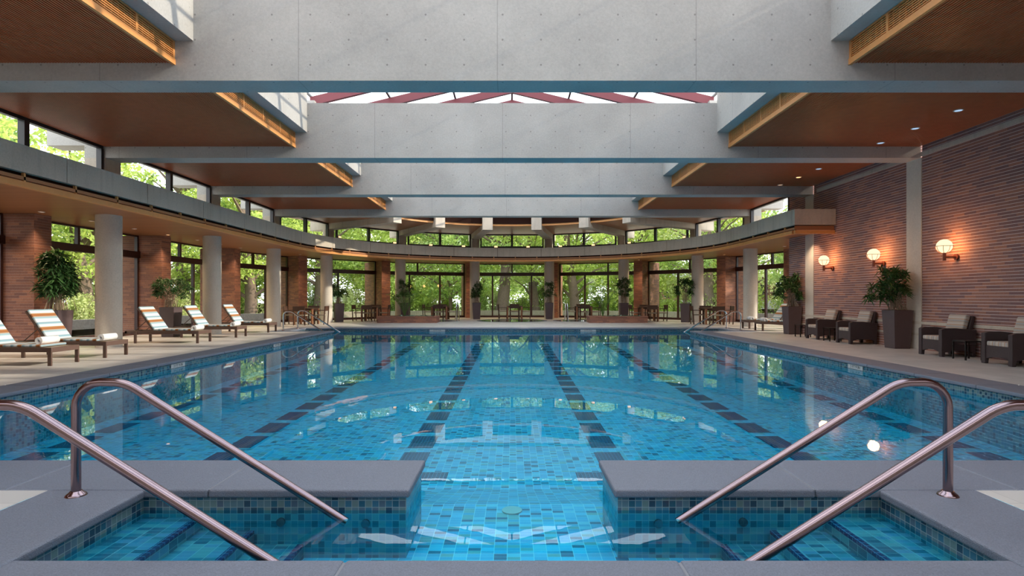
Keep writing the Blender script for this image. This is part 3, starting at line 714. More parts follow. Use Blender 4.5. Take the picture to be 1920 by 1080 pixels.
# clerestory glazing
def cbay(p0, p1, mul=(.5,), z0=3.86, z1=4.84, pad=.25):
    wcount[0] += 1; dx, dy = p1[0]-p0[0], p1[1]-p0[1]; l = sqrt(dx*dx+dy*dy); u_ = (dx/l, dy/l)
    p0 = (p0[0]+u_[0]*pad, p0[1]+u_[1]*pad); l -= 2*pad; fr = (0, 0, u_[0], u_[1])
    e = struct('window_%d' % wcount[0], (p0[0], p0[1], 0)); f = M['frame2']
    MB().fbox(fr, 0, l, -.06, .06, z0, z0+.30).build('sill', f, e); MB().fbox(fr, 0, l, -.05, .05, z1-.06, z1+.36).build('head', f, e)
    for s in (0, l-.08): MB().fbox(fr, s, s+.08, -.06, .06, z0+.3, z1-.06).build('jamb', f, e)
    for q in mul: MB().fbox(fr, l*q-.06, l*q+.06, -.08, .06, z0+.3, z1-.06).build('mullion', f, e)
    MB().vquad(fr, .05, l-.05, z0+.25, z1-.02).build('pane', M['glass'], e)
for k in range(1, 5): cbay((-9.8, YB[k]+.25), (-9.8, YB[k+1]+.25))
q0 = (-9.8, YB[5]+.25); q1 = (9.8, YB[5]+.25)
cp = [q0]+[arc(10.75, a) for a in PA]+[q1]
for a, b in zip(cp, cp[1:]): cbay(a, b, pad=.28)
cbay((9.8, YB[5]+.25), (9.8, 19.46), mul=())

# ================================================================= handrails
def handrail(x_in, y, sx, label, mat='steel'):
    # post foot at x=-2.75 side, falls towards the middle
    t = thing('handrail', label, 'handrail', (sx*-1*x_in, y, 0), 0 if sx > 0 else pi, 'curved steel pool handrails')
    top = .715; pts = [(0, 0, 0), (0, 0, .30), (0, 0, .56)]
    for i in range(1, 7): a = pi-(pi/2)*i/6; pts.append((.16+.16*cos(a), 0, .555+.16*sin(a)))
    for i in range(1, 6): a = pi/2-radians(32.3)*i/5; pts.append((.22+.30*cos(a), 0, top-.30+.30*sin(a)))
    p = Vector(pts[-1]); dr = Vector((cos(radians(32.3)), 0, -sin(radians(32.3)))); L_ = 1.56
    for i in range(1, 5): q = p+dr*(L_*i/4); pts.append(tuple(q))
    MB().tube(pts, .027, 24).build('rail_tube', M[mat], t, smooth=True)
    MB().lathe([(.0,.034),(.032,.034),(.038,.026),(.052,.016),(.060,.005),(.060,0)], n=28).build('flange', M['steel'], t, smooth=True)
    return t
handrail(2.74, 3.52, 1, 'steel handrail left of the near entry steps, the one farther from the camera')
handrail(2.74, 2.78, 1, 'steel handrail at the lower left corner of the picture, nearest the camera')
handrail(2.74, 3.52, -1, 'steel handrail right of the near entry steps, the one farther from the camera')
handrail(2.74, 2.78, -1, 'steel handrail at the lower right corner of the picture, nearest the camera')
for sx in (1, -1):
    s_ = 'left' if sx > 0 else 'right'
    handrail(8.52, 22.25, sx, 'thin steel handrail at the far %s pool corner, the farther of the two' % s_, 'chrome')
    handrail(8.52, 20.85, sx, 'thin steel handrail at the far %s pool corner, the nearer of the two' % s_, 'chrome')

# ================================================================= wall sconces
def sconce(y, label):
    t = thing('wall_lamp', label, 'lamp', (9.735, y, 2.13), 0, 'globe lamps on the brick wall')
    MB().tube([(0,0,0),(-.03,0,0)], .065, 20).build('wall_plate', M['bronze'], t, smooth=True)
    MB().tube([(0,0,0),(-.27,0,0)], .022, 12).build('arm', M['bronze'], t, smooth=True)
    MB().cyl(-.27, 0, -.08, .09, .032, 16).build('holder', M['bronze'], t, smooth=True)
    MB().sphere((-.27,0,.235), .150, 28, 18).build('globe', M['globe'], t, smooth=True)
    pl_ = bpy.data.lights.new('globe_glow', 'POINT'); pl_.energy = 24; pl_.color = (1,.42,.14); pl_.shadow_soft_size = .13
    po_ = bpy.data.objects.new('globe_glow', pl_); C.objects.link(po_); po_.parent = t; po_.location = (-.27,0,.235)
    mb = MB(); R = .162
    mb.tube([(-.27+R*cos(2*pi*i/28), R*sin(2*pi*i/28), .235) for i in range(29)], .006, 6, caps=False)
    for k in range(8): a = 2*pi*k/8; mb.tube([(-.27+R*cos(a)*cos(b), R*sin(a)*cos(b), .235-R*sin(b)) for b in [pi/2*j/8 for j in range(9)]], .005, 6, caps=False)
    mb.build('cage', M['bronze'], t, smooth=True)
sconce(12.26, 'lit globe wall lamp nearest the camera, above the front armchairs')
sconce(14.66, 'lit globe wall lamp, middle of the three, above the large planter')
sconce(17.0, 'lit globe wall lamp farthest from the camera, beside the concrete wall column')

# ================================================================= downlights
def downlight(x, y, z, m, label, group, r=.085, watts=0):
    t = thing('downlight', label, 'ceiling light', (x, y, z), 0, group)
    MB().lathe([(r,0),(r,-.012),(r-.018,-.012),(r-.02,0)], n=20).build('ring', M['white'], t)
    MB().cyl(0, 0, -.008, 0, r-.02, 20).build('lens', M[m], t)
    if watts:
        l = bpy.data.lights.new('downlight_beam', 'SPOT'); l.energy = watts; l.color = (1,.68,.42); l.spot_size = radians(110); l.spot_blend = .8; l.shadow_soft_size = .05
        o = bpy.data.objects.new('downlight_beam', l); C.objects.link(o); o.parent = t; o.location = (0, 0, -.03)
for i, (y, m) in enumerate(((10.75,'coollamp'),(11.9,'coollamp'),(13.02,'coollamp'),(15.65,'coollamp'),(16.75,'warm'),(17.9,'dimlamp'))):
    downlight(8.57, y, 4.838, m, 'round downlight in the slatted ceiling by the brick wall, %s from the front' % ['first','second','third','fourth','fifth, glowing warm','sixth'][i], 'downlights in the upper ceiling')
i = 0
for y in (10.2, 11.8, 13.45, 15.05, 16.75, 18.4, 20.1, 21.7, 23.3, 25.0):
    downlight(-11.3 if y < 24 else -10.9, y, 3.298, 'warm' if i in (5, 7) else 'dimlamp', 'small downlight in the left wooden soffit, %s counted from the camera' % ORD[i], 'downlights in the lower soffit', r=.07, watts=42); i += 1
for k, ad in enumerate((-62,-48,-37,-26,-18,-8,0,8,18,26,37,48,62,74)):
    p = arc(11.6, radians(ad)); downlight(p[0], p[1], 3.298, 'warm' if k in (8, 10, 12) else 'dimlamp', 'small downlight in the curved soffit, %s counted from the left' % ORD[k], 'downlights in the curved soffit', r=.06, watts=42)
for k, y in enumerate((18.0, 19.3, 21.0, 22.6)):
    downlight(9.35 if y < 19 else 11.0, y, 3.298, 'dimlamp', 'small downlight in the right soffit near the brick wall, %s from the front' % ORD[k], 'downlights in the right soffit', r=.07, watts=42)
# ledge uplights
for k, ad in enumerate((-65,-43,-29.5,-17.5,-5.8,5.8,17.5,29.5,43,65)):
    p = arc(8.66, radians(ad), 21.8); a = -radians(ad)
    t = thing('ledge_light', 'small glowing floodlight on the balcony ledge, %s from the left' % ORD[k], 'light', (p[0], p[1], 3.90), a, 'floodlights on the balcony ledge')
    MB().box(-.10, .10, -.03, .06, .03, .12).build('housing', M['frame'], t); MB().box(-.085, .085, -.036, -.031, .045, .11).build('lens', M['warm'], t)
    MB().box(-.02, .02, -.02, .02, -.0, .03).build('bracket', M['frame'], t)

# ================================================================= loungers
def make_lounger():
    t = thing('sun_lounger', 'x', 'sun lounger', (0,0,0), 0, 'striped sun loungers on the deck')
    mb = MB()
    for s in (-1, 1): mb.box(-2.0, -.02, s*.325, s*.285, .25, .335)
    mb.box(-.07, -.0, -.325, .325, .245, .335); mb.box(-2.0, -1.94, -.325, .325, .26, .335)
    mb.build('frame', M['lframe'], t, bevel=.006)
    for x in (-.04, -1.72):
        for s in (-1, 1): MB().box(x-.035, x+.035, s*.33-.03*s, s*.33+.03*s*0-.0, 0, .335).build('leg', M['lframe'], t, bevel=.004)
    mb = MB()
    for i in range(14): x = -.10-i*.085; mb.box(x, x-.06, -.285, .285, .315, .33)
    mb.build('slats', M['lslat'], t)
    MB().box(-.22, -1.25, -.295, .295, .34, .385).build('seat_cushion', M['stripe'], t, bevel=.016)
    b = MB().box(0, -.76, -.305, .305, .0, .05).build('back_cushion', M['stripe'], t, bevel=.018); b.location = (-1.23, 0, .345); b.rotation_euler = (0, radians(55), 0)
    mb = MB(); 
    for s in (-1, 1): mb.box(.0, -.76, s*.31, s*.28, -.035, -.005)
    mb.box(-.72, -.76, -.31, .31, -.035, -.005); mb.box(-.35, -.39, -.31, .31, -.035, -.005)
    f = mb.build('back_frame', M['lframe'], t); f.location = (-1.23, 0, .345); f.rotation_euler = (0, radians(55), 0)
    for s in (-1, 1): MB().tube([(-1.45, s*.24, .62), (-1.82, s*.24, .30)], .011, 8).build('strut', M['lframe'], t)
    return t
def make_towel():
    mb = MB(); n = 60; prev = []
    for i in range(n+1):
        a = 2*pi*3.2*i/n; r = .018+.048*i/n; prev.append((r*cos(a), r*sin(a)+.066))
    vs = [(x, -.2, z) for x, z in prev]+[(x, .2, z) for x, z in prev]; fs = [(i, i+1, n+2+i, n+1+i) for i in range(n)]
    mb.add(vs, fs); o = mb.build('rolled_towel', M['towel'], smooth=True, fixn=False)
    s = o.modifiers.new('thick', 'SOLIDIFY'); s.thickness = .013; s.offset = -1
    return o
lg = make_lounger(); tw = make_towel()
lp = [(-8.33, 10.46, 0, 'striped sun lounger cut by the left edge of the picture, nearest the camera'),
      (-8.33, 11.83, 0, 'striped sun lounger second from the camera on the left deck'),
      (-8.46, 15.45, 0, 'striped sun lounger in front of the squat brown planter on the left'),
      (-8.48, 17.6, 0, 'striped sun lounger in front of the second round column'),
      (-8.55, 20.05, 0, 'striped sun lounger farthest away on the left deck'),
      (9.2, 20.95, pi, 'striped sun lounger right side, partly hidden by the brown planter'),
      (9.3, 22.35, pi, 'striped sun lounger right side, the farther of two behind the planter')]
for i, (x, y, rz, lb) in enumerate(lp):
    if i == 0: o = lg; o.location = (x, y, 0); o['label'] = lb
    else: o = dup(lg, (x, y, 0), rz, lb)
    d = -1 if rz == 0 else 1
    if i == 2: continue
    loc = (x+d*(.33 if i == 0 else .20), y+(-.02), .385 if i == 0 else .345)
    tl = ['on the foot of the nearest lounger at the left edge', 'on the foot of the second lounger on the left', '', 'on the fourth lounger on the left, before the round column',
          'on the farthest lounger on the left', 'on the nearer right lounger', 'on the farther right lounger'][i]
    if i == 0: tw.location = loc; tag(tw, 'rolled white towel '+tl, 'towel', 'rolled towels')
    else: q = dup(tw, loc); q['label'] = 'rolled white towel '+tl
q = dup(tw, (-8.66, 15.43, .345)); q['label'] = 'rolled white towel on the third lounger on the left'

# ================================================================= armchairs and side tables (right)
def make_armchair():       # faces -x, origin under the centre
    t = thing('wicker_armchair', 'x', 'armchair', (0,0,0), 0, 'wicker armchairs along the brick wall'); w = M['wicker']
    mb = MB().box(-.34, .25, -.25, .25, .13, .33); mb.build('seat_box', w, t, bevel=.01)
    # front apron with a shallow arch
    n = 12; mb = MB()
    vs = []
    for i in range(n+1):
        y = -.25+.5*i/n; z = .09+.05*(1-((2*i/n)-1)**2); vs += [(-.36, y, z), (-.36, y, .34), (-.33, y, z), (-.33, y, .34)]
    fs = []
    for i in range(n): a = 4*i; b = a+4; fs += [(a,b,b+1,a+1), (a+2,a+3,b+3,b+2), (a,a+2,b+2,b), (a+1,b+1,b+3,a+3)]
    mb.add(vs, fs); mb.build('apron', w, t)
    for s in (-1, 1):
        mb = MB(); prof = [(-.38,0), (-.31,0), (-.30,.09), (-.18,.125), (.15,.125), (.26,.09), (.27,0), (.33,0), (.35,.56), (-.05,.60), (-.30,.60), (-.38,.57)]
        y0, y1 = s*.245, s*.335; k = len(prof)
        mb.add([(x,y0,z) for x,z in prof]+[(x,y1,z) for x,z in prof], [tuple(range(k)), tuple(range(2*k-1,k-1,-1))]+[(i,(i+1)%k,k+(i+1)%k,k+i) for i in range(k)])
        mb.build('arm', w, t, bevel=.01)
    mb = MB(); mb.add([(.18,-.25,.30),(.28,-.25,.30),(.40,-.25,.84),(.33,-.25,.86),(.18,.25,.30),(.28,.25,.30),(.40,.25,.84),(.33,.25,.86)],
                      [(0,1,2,3),(4,7,6,5),(0,4,5,1),(1,5,6,2),(2,6,7,3),(3,7,4,0)]); mb.build('backrest', w, t, bevel=.012)
    MB().box(-.36, .16, -.24, .24, .335, .425).build('seat_cushion', M['stripe3'], t, bevel=.025, seg=3)
    b = MB().box(-.07, .04, -.235, .235, 0, .47).build('back_cushion', M['stripe2'], t, bevel=.03, seg=3); b.location = (.15, 0, .415); b.rotation_euler = (0, radians(16), 0)
    return t
ac = make_armchair()
for i, (x, y, lb) in enumerate(((9.33, 12.0, 'brown wicker armchair in front, second from the right edge, beside the side table'), (9.31, 10.33, 'brown wicker armchair cut by the right edge of the picture'),
                                (9.33, 15.15, 'brown wicker armchair just behind the large planter'), (9.33, 16.75, 'brown wicker armchair farthest away, beside the far planter'))):
    if i == 0: ac.location = (x, y, 0); ac['label'] = lb
    else: dup(ac, (x, y, 0), 0, lb)
def make_stable():
    t = thing('side_table', 'x', 'side table', (0,0,0), 0, 'small metal side tables')
    for sx in (-1, 1):
        for sy in (-1, 1): MB().box(sx*.17, sx*.145, sy*.17, sy*.145, 0, .38).build('leg', M['blackmetal'], t)
    MB().box(-.17, .17, -.17, .17, .355, .38).build('tabletop', M['blackmetal'], t, bevel=.004)
    mb = MB()
    for s in (-1, 1): mb.box(-.17, .17, s*.165, s*.150, .29, .305)
    mb.build('rail', M['chrome'], t); return t
stt = make_stable(); stt.location = (9.12, 11.22, 0); stt['label'] = 'small black metal side table between the two front armchairs'
dup(stt, (9.12, 15.95, 0), 0, 'small black metal side table between the two far armchairs'); dup(stt, (9.14, 17.6, 0), 0, 'small black metal side table beside the far planter')

# ================================================================= planted pots
def leaf(mb, base, d, ln, w, droop, rnd):
    d = d.normalized(); side = d.cross(Vector((0,0,1)))
    if side.length < .05: side = Vector((1,0,0))
    side.normalize(); side = (side+Vector((0,0,rnd.uniform(-.5,.5)))).normalized()
    p1 = base+d*ln*.45+Vector((0,0,-droop*ln*.1)); p2 = base+d*ln+Vector((0,0,-droop*ln*.55))
    b0 = len(mb.v); mb.v += [tuple(base), tuple(p1-side*w/2), tuple(p2), tuple(p1+side*w/2)]; mb.f.append((b0,b0+1,b0+2,b0+3))
def make_potted(h, spread, seed, style='bushy', xm=9, ox=0, pw=.47, ph=.93, n=26, dens=36, leafl=.20):
    rnd = random.Random(seed); t = thing('potted_plant', 'x', 'potted plant', (0,0,0), 0, 'tall potted plants')
    mb = MB(); mb.taper(0, 0, pw*.80, pw, 0, ph); po = mb.build('planter', M['pot'], t, bevel=.006)
    MB().box(-pw*.44, pw*.44, -pw*.44, pw*.44, ph, ph+.006).build('soil', M['soil'], po)
    sm = MB(); lm = MB()
    for i in range(n):
        a = rnd.uniform(0, 2*pi); r = spread*sqrt(rnd.random()); z = ph+(h-ph)*(rnd.uniform(.32, 1.0) if style != 'top' else rnd.uniform(.45, 1))
        if style == 'bushy': r *= .55+.45*sin(pi*min(1, max(.1, (z-ph)/(h-ph)))) 
        top = Vector((min(r*cos(a)+ox, xm-.02), r*sin(a), z)); b = Vector((rnd.uniform(-.17,.17), rnd.uniform(-.17,.17), ph))
        m_ = b.lerp(top, .5)+Vector((-r*cos(a)*.25, -r*sin(a)*.25, 0)); sm.tube([b, m_, top], [.008,.007,.005], 5, caps=False)
        for k in range(dens):
            th = rnd.uniform(0, 2*pi); el = rnd.uniform(-.35, 1.1); d = Vector((cos(th)*cos(el), sin(th)*cos(el), sin(el)))
            if top.x+d.x*leafl > xm: d.x = -abs(d.x)
            leaf(lm, top-Vector((0,0,rnd.uniform(0,.14)))*1.0, d, leafl*rnd.uniform(.6,1.2), leafl*.19, rnd.uniform(.3,1.3), rnd)
    sm.build('stems', M['stem'], t, fixn=False); lm.build('foliage', M['plant'], t, fixn=False)
    return t
pa_ = make_potted(2.06, .50, 1, n=44, xm=.28, ox=-.16); pa_.location = (9.44, 13.72, 0); pa_['label'] = 'large potted plant in tall brown planter by the right wall, nearest'
pb = make_potted(2.03, .48, 2, n=42, xm=.26, ox=-.10); pb.location = (9.47, 18.95, 0); pb['label'] = 'potted plant in tall brown planter before the far armchairs'
pc = make_potted(2.15, .55, 3, n=24, leafl=.24); pc.location = (8.62, 27.8, 0); pc.rotation_euler = (0,0,-.5); pc['label'] = 'potted plant in square brown planter near the far right handrails'
pd = make_potted(1.85, .54, 4, style='top', n=44, dens=34, leafl=.18); pd.location = (-10.78, 17.7, 0); pd['label'] = 'squat leafy potted plant behind the third and fourth loungers'
pe_ = make_potted(2.35, .36, 5, n=60, leafl=.24); pe_.location = (-11.02, 13.55, 0); pe_['label'] = 'tall bushy potted plant against the nearest left brick pier'
pf = make_potted(1.95, .45, 6, style='top', n=26); pf.location = (-8.75, 28.3, 0); pf.rotation_euler = (0,0,.5); pf['label'] = 'potted plant in brown planter behind the far left handrails'
pg = make_potted(2.1, .42, 8, n=22, pw=.46); pg.location = (-2.0, 31.75, 0); pg['label'] = 'potted plant left of the central window'
ph_ = make_potted(2.1, .42, 9, n=22, pw=.46); ph_.location = (2.1, 31.75, 0); ph_['label'] = 'potted plant right of the central window'
pi_ = make_potted(2.35, .50, 10, n=30, pw=.46); pi_.location = (6.0, 30.1, 0); pi_['label'] = 'dark potted tree behind the right brick planter'
pj = make_potted(2.2, .45, 11, n=26, pw=.46); pj.location = (-5.75, 30.2, 0); pj['label'] = 'dark potted tree behind the left brick planter'

# brick planters with palm and hostas
def brick_planter(x0, x1, label):
    t = thing('brick_planter', label, 'planter', ((x0+x1)/2, 27.6, 0), 0, 'low brick planters'); w = (x1-x0)/2
    mb = MB(); mb.box(-w, w, -.6, -.45, 0, .27); mb.box(-w, w, .45, .6, 0, .27); mb.box(-w, -w+.15, -.45, .45, 0, .27); mb.box(w-.15, w, -.45, .45, 0, .27)
    mb.build('brick_box', M['brickp'], t)
    mb = MB(); mb.box(-w-.02, w+.02, -.62, -.44, .27, .32); mb.box(-w-.02, w+.02, .44, .62, .27, .32); mb.box(-w-.02, -w+.16, -.44, .44, .27, .32); mb.box(w-.16, w+.02, -.44, .44, .27, .32)
    mb.build('cap', M['brickp'], t)
    MB().box(-w+.15, w-.15, -.45, .45, .20, .24).build('soil', M['soil'], t)
brick_planter(-6.5, -3.65, 'low red brick planter left of centre behind the pool'); brick_planter(3.75, 6.55, 'low red brick planter right of centre behind the pool')
def palm(x, y, z, h, spread, seed, label, nf=16):
    rnd = random.Random(seed); t = thing('palm', label, 'palm', (x, y, z), 0, 'palms in the brick planters'); sm = MB(); lm = MB()
    for i in range(nf):
        a = 2*pi*i/nf+rnd.uniform(-.2,.2); rr = spread*rnd.uniform(.5,1); hh = h*rnd.uniform(.6,1)
        pts = []
        for k in range(9):
            u = k/8; pts.append(Vector((cos(a)*rr*u**1.3, sin(a)*rr*u**1.3, hh*(1.25*u-.42*u*u*u)*1.0)))
        sm.tube(pts, [.012-.009*k/8 for k in range(9)], 5, caps=False)
        for k in range(26):
            u = .25+.75*k/26; j = min(7, int(u*8)); p = pts[j].lerp(pts[j+1], u*8-j); tdir = (pts[j+1]-pts[j]).normalized(); sd = tdir.cross(Vector((0,0,1))).normalized()
            for s in (-1, 1): leaf(lm, p, sd*s+tdir*.7+Vector((0,0,.1)), .26*sin(pi*(.15+.8*(k/26))), .026, .8, rnd)
    sm.build('frond_stems', M['plantlt'], t, fixn=False); lm.build('fronds', M['plantlt'], t, fixn=False)
palm(-5.3, 27.65, .24, 1.75, 1.0, 21, 'tall arching palm in the left brick planter'); palm(4.5, 27.75, .24, 1.9, 1.0, 22, 'tall arching palm in the right brick planter', nf=13)
def hosta(x, y, seed, label, src=[None]):
    rnd = random.Random(seed)
    if src[0] is None:
        lm = MB()
        for i in range(46):
            a = rnd.uniform(0, 2*pi); el = rnd.uniform(.2, 1.2); d = Vector((cos(a)*cos(el), sin(a)*cos(el), sin(el))); leaf(lm, Vector((0,0,0)), d, rnd.uniform(.25,.42), .085, 1.0, rnd)
        o = lm.build('leafy_plant', M['hosta'], fixn=False); src[0] = o
    else: o = src[0].copy(); C.objects.link(o)
    o.location = (x, y, .24); o.rotation_euler = (0, 0, rnd.uniform(0, 6)); tag(o, label, 'plant', 'broad leaved plants in the brick planters')
o6 = ['at the left end', 'second from left', 'third', 'fourth', 'fifth', 'at the right end']
for i in range(6): hosta(-5.35+.28*i, 27.3+.15*(i % 2), 30+i, 'pale edged leafy plant in the left brick planter, '+o6[i])
for i in range(6): hosta(4.75+.28*i, 27.3+.15*(i % 2), 40+i, 'low leafy plant in the right brick planter, '+o6[i])

# ================================================================= dining sets
def make_table():
    t = thing('dining_table', 'x', 'table', (0,0,0), 0, 'dining tables at the far end')
    MB().box(-.45, .45, -.45, .45, .71, .745).build('tabletop', M['cwood'], t, bevel=.004)
    MB().box(-.40, .40, -.40, .40, .65, .71).build('apron', M['cwood'], t)
    for sx in (-1, 1):
        for sy in (-1, 1): MB().box(sx*.44, sx*.36, sy*.44, sy*.36, 0, .71).build('leg', M['tleg'], t)
    return t
def make_chair():          # faces +y
    t = thing('dining_chair', 'x', 'chair', (0,0,0), 0, 'dining chairs at the far end'); w = M['cwood']
    for s in (-1, 1):
        MB().add([(s*.27,-.25,0),(s*.23,-.25,0),(s*.23,-.21,0),(s*.27,-.21,0),(s*.27,-.30,.84),(s*.23,-.30,.84),(s*.23,-.265,.84),(s*.27,-.265,.84)], [(0,3,2,1),(4,5,6,7),(0,1,5,4),(1,2,6,5),(2,3,7,6),(3,0,4,7)]).build('leg', w, t)
        MB().box(s*.27, s*.23, .20, .24, 0, .64).build('leg', w, t)
        MB().box(s*.285, s*.225, -.27, .26, .63, .655).build('armrest', w, t)
    MB().box(-.23, .23, -.22, .23, .41, .455).build('seat', M['cseat'], t, bevel=.008)
    mb = MB(); mb.add([(-.24,-.295,.62),(.24,-.295,.62),(.24,-.27,.62),(-.24,-.27,.62),(-.24,-.31,.84),(.24,-.31,.84),(.24,-.285,.84),(-.24,-.285,.84)], [(0,3,2,1),(4,5,6,7),(0,1,5,4),(1,2,6,5),(2,3,7,6),(3,0,4,7)]); mb.build('backrest', w, t)
    return t
T0 = make_table(); C0 = make_chair(); first = True
tabs = [(-9.4, 25.6, 'leftmost dining table beside the left handrails'), (-7.35, 29.3, 'dining table left of the left brick planter'),
        (-4.0, 31.2, 'dining table behind the left brick planter'), (.15, 32.3, 'dining table before the central window'),
        (4.0, 31.4, 'dining table behind the right brick planter'), (7.1, 29.2, 'dining table right of the right brick planter'),
        (9.2, 25.8, 'rightmost dining table beside the right handrails')]
for i, (x, y, lb) in enumerate(tabs):
    if i == 0: tb = T0; tb.location = (x, y, 0); tb['label'] = lb
    else: tb = dup(T0, (x, y, 0), 0, lb)
    short = lb.replace('dining table', 'table')
    for j, (ox, oy, rz, w) in enumerate(((0,-.62,0,'near side'), (.66,0,pi/2,'right side'), (0,.64,pi,'far side'), (-.66,0,-pi/2,'left side'))):
        lab = 'dark wooden chair, %s of the %s' % (w, short)
        if first: C0.location = (x+ox, y+oy, 0); C0.rotation_euler = (0,0,rz); C0['label'] = lab; first = False
        else: dup(C0, (x+ox, y+oy, 0), rz+random.uniform(-.08,.08), lab)

# small spas and ladder rails near the far window
for (x, y, r, lb) in ((0, 29.6, 1.72, 'round flush spa basin in the floor before the central window'), (-3.7, 29.2, .75, 'small round floor basin left of centre'), (3.2, 29.4, .9, 'small round floor basin right of centre')):
    t = thing('spa_basin', lb, 'spa', (x, y, 0), 0, 'round basins in the far floor')
    MB().lathe([(r+.14,.001),(r+.14,.014),(r,.014),(r,.001)], n=48).build('rim', M['granite'], t)
    MB().cyl(0, 0, .002, .006, r, 48).build('water', plain('spa_water', (.03,.07,.07), rough=.05), t)
for sx, lb in ((-1,'left'), (1,'right')):
    t = thing('ladder_rail', 'thin steel ladder rail standing in the far floor %s of the central window' % lb, 'handrail', (sx*2.85, 29.3, 0), 0, 'ladder rails')
    for s in (-1, 1): MB().tube([(s*.09, -.15, 0), (s*.06, -.05, .75), (s*.05, .05, .92), (s*.05, .2, .75), (s*.07, .22, 0)], .016, 8).build('rail_tube', M['chrome'], t)

# ================================================================= outdoors
mb = MB()
R0 = 13.6
g = MB()
for (x0,x1,y0,y1) in ((-90,-12.6,-30,120),(12.6,90,-30,120),(-12.6,12.6,23.1,120)): g.quad((x0,y0,-.12), (x1,y0,-.12), (x1,y1,-.12), (x0,y1,-.12)); go = g.build('lawn', M['grass'], kind='structure', fixn=False)
pts = [arc(18.0, radians(-95+190*i/60)) for i in range(61)]
MB().sweep(pts, [(0,-.1),(.4,-.1),(.4,.30),(0,.30)]).build('garden_wall', M['stone'], kind='structure')

def rand_leaf(mb, c, s, rnd):
    a = rnd.uniform(0, 2*pi); b = rnd.uniform(-1, 1); n = Vector((cos(a)*sqrt(1-b*b), sin(a)*sqrt(1-b*b), b))
    u = n.cross(Vector((0,0,1))); u = u.normalized() if u.length > .1 else Vector((1,0,0)); v = n.cross(u)
    a2 = rnd.uniform(0, 6.28); u, v = u*cos(a2)+v*sin(a2), v*cos(a2)-u*sin(a2); b0 = len(mb.v)
    mb.v += [tuple(c-u*s), tuple(c-v*s*.5), tuple(c+u*s), tuple(c+v*s*.5)]; mb.f.append((b0,b0+1,b0+2,b0+3))
def make_tree(seed, h, crown, zlow, trunk, lm, nclump=90, per=110, ls=.13, label='x'):
    rnd = random.Random(seed); t = thing('broadleaf_tree', label, 'tree', (0,0,0), 0, 'trees outside the windows')
    tm = MB(); lb = MB(); lean = rnd.uniform(-.12,.12)
    tp = [(lean*z+.12*sin(z*.7+seed), .1*cos(z*.6+seed), z) for z in [h*.7*i/8-.3 for i in range(9)]]
    tm.tube(tp, [trunk*(1.25 if i == 0 else 1-.08*i) for i in range(9)], 10)
    clumps = []
    for i in range(nclump):
        a = rnd.uniform(0, 2*pi); z = zlow+(h-zlow)*rnd.random(); q = (z-zlow)/(h-zlow); r = crown*sqrt(rnd.random())*(.55+.75*sin(pi*(.12+.85*q))*.8)
        clumps.append(Vector((r*cos(a)+lean*z, r*sin(a), z)))
    for i in range(0, nclump, 5):
        c = clumps[i]; zb = max(1.2, min(h*.65, c.z-.45*Vector((c.x,c.y)).length-.3)); b = Vector((lean*zb, 0, zb)); m_ = b.lerp(c, .5)+Vector((0,0,.25)); tm.tube([b, m_, c], [trunk*.34,.05,.02], 5, caps=False)
    for c in clumps:
        rr = rnd.uniform(.5, .95)
        for k in range(per):
            d = Vector((rnd.gauss(0,1), rnd.gauss(0,1), rnd.gauss(0,.6)))*rr*.5; rand_leaf(lb, c+d, ls*rnd.uniform(.6,1.3), rnd)
    tm.build('trunk', M['bark'], t, smooth=True, fixn=False); lb.build('crown', lm, t, fixn=False); return t
def make_shrub(seed, h, w, lm, n=2600, ls=.09):
    rnd = random.Random(seed); t = thing('shrub', 'x', 'shrub', (0,0,0), 0, 'shrubs outside the windows'); lb = MB(); tm = MB()
    for i in range(n):
        a = rnd.uniform(0, 2*pi); q = rnd.random(); r = w*sqrt(rnd.random())*(.7+.3*sin(7*a+seed))*sqrt(max(.05, 1-q*q*.8)); rand_leaf(lb, Vector((r*cos(a), r*sin(a), q*h*(.85+.15*sin(5*a)))), ls*rnd.uniform(.6,1.3), rnd)
    for i in range(7): a = i*.9; tm.tube([(0,0,-.15), (.3*w*cos(a), .3*w*sin(a), h*.4), (.6*w*cos(a), .6*w*sin(a), h*.8)], [.03,.02,.01], 5, caps=False)
    tm.build('stems', M['bark'], t, fixn=False); lb.build('foliage', lm, t, fixn=False); return t
TR = [make_tree(1, 11, 4.2, 2.6, .42, M['leafa'], nclump=105, per=85), make_tree(2, 9, 3.6, 1.6, .16, M['leafb'], nclump=110, per=85), make_tree(3, 13, 4.6, 3.6, .50, M['leafb'], nclump=105, per=85), make_tree(4, 8, 3.4, .9, .14, M['leafa'], nclump=110, per=85, ls=.12),
      make_tree(5, 7, 3.6, .3, .10, M['leafc'], nclump=110, per=85, ls=.13)]
SH = [make_shrub(11, 1.9, 1.7, M['leafc']), make_shrub(12, 1.5, 1.4, M['leafa']), make_shrub(13, 2.4, 1.9, M['leafb'])]
used = set()
rt = random.Random(5)
def place(src, idx, x, y, rz, sc, lab):
    key = (id(src), idx)
    if key not in used: used.add(key); o = src[idx]
    else: o = dup(src[idx])
    o.location = (x, y, -.12); o.rotation_euler = (0, 0, rz); o.scale = (sc, sc, sc); o['label'] = lab; return o
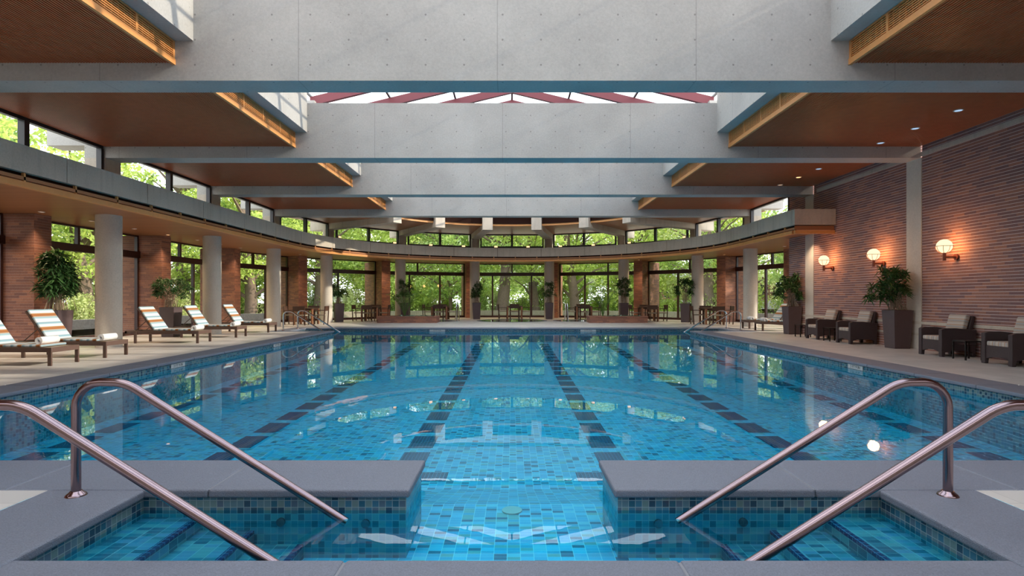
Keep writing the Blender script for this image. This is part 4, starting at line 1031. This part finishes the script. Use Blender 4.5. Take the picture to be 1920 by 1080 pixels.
# named trees seen well
big = [(0, -22.5, 29.6, 'thick trunked tree seen through the nearest left glass door'), (0, -16.8, 36.0, 'stout leafy tree outside the third left window'), (2, -14.2, 41, 'thick trunked tree outside the left curved window'),
       (2, -.7, 41, 'straight thick trunk in the central window, left half'), (0, 1.7, 43, 'tree with leaning limb in the central window, right half'), (0, 4.5, 40.5, 'forked thick trunk tree right of the central window'),
       (1, -4.6, 41, 'slender branching tree left of the central window'), (3, -8.2, 42, 'small bright tree outside the bay behind the left brick planter'), (3, 9.5, 43, 'small bright tree outside the bay right of the right brick planter'),
       (2, 14.0, 39.5, 'thick trunked tree outside the far right curved windows'), (1, 17.5, 31, 'slender tree beyond the right end glass'), (0, -19.5, 17.5, 'broad leafy tree above the nearest left clerestory window')]
for i, (k, x, y, lb) in enumerate(big): place(TR, k, x, y, i*1.3, 1.0, lb)
def nm(x, y, what, ring):
    px = 960+x/max(y, 3)*1050
    for lim, w in ((-300,'far outside the left edge'),(130,'outside just past the left edge'),(250,'outside the nearest left window'),(400,'outside the second left window'),(540,'outside the third left window'),(700,'outside the left curved bay'),
                   (870,'outside the bay left of centre'),(1045,'outside the central window'),(1190,'outside the bay right of centre'),(1350,'outside the right curved bay'),(1480,'outside the last right window'),(9e9,'hidden outside the right brick wall')):
        if px < lim: return '%s in the %s %s' % (what, ring, w)
for i in range(30):
    a = radians(-118+ (118+78)*i/29)+rt.uniform(-.03,.03); R = rt.uniform(27, 33); x, y = R*sin(a), 19+R*cos(a)*.95
    if x > 18: pass
    place(TR, [1,3,0,4,2,3][i % 6], x, y, rt.uniform(0,6), rt.uniform(.9,1.15), nm(x, y, ['slender green tree','small bright tree','leafy tall tree','yellow green low tree','broad tall tree','small bright tree'][i % 6], 'middle row'))
for i in range(20):
    a = radians(-115+(115+75)*i/19)+rt.uniform(-.02,.02); R = rt.uniform(42, 52); x, y = R*sin(a), 19+R*cos(a)
    place(TR, [4,3,4,1,0][i % 5], x, y, rt.uniform(0,6), rt.uniform(1.3,1.6), nm(x, y, ['yellow green low tree','bright tree','yellow green tree','slender tall tree','leafy tall tree'][i % 5], 'distant row'))
for i in range(40):
    a = radians(-112+(112+66)*i/39); R = rt.uniform(22.5, 26); x, y = R*sin(a), 20.5+R*cos(a)
    place(SH, i % 3, x, y, rt.uniform(0,6), rt.uniform(.7,1.1), '%s, %d degrees round' % (0,0) if False else ['pale yellow green','bright green','dark green'][i % 3]+' shrub in the garden outside the '+['nearest left','second left','third left','left curved','central','right curved','far right'][min(6,i*7//40)]+' windows')
# low building far right and white garden wall
t = thing('low_building', 'low brick building with pale base and dark window band, far right through the trees', 'building', (19, 60, 0))
MB().box(-6, 9, 0, 6, 0, 3.4).build('wall', M['brickp'], t); MB().box(-6.2, 9.2, -.3, 6, 3.4, 3.8).build('roof', M['whitewall'], t)
for k in range(6): MB().box(-5+k*2.3, -3.3+k*2.3, -.05, .02, 1.2, 2.6).build('window', M['frame2'], t)
MB().box(-7, 10, -1.0, -.7, 0, .9).build('base_wall', M['whitewall'], t)
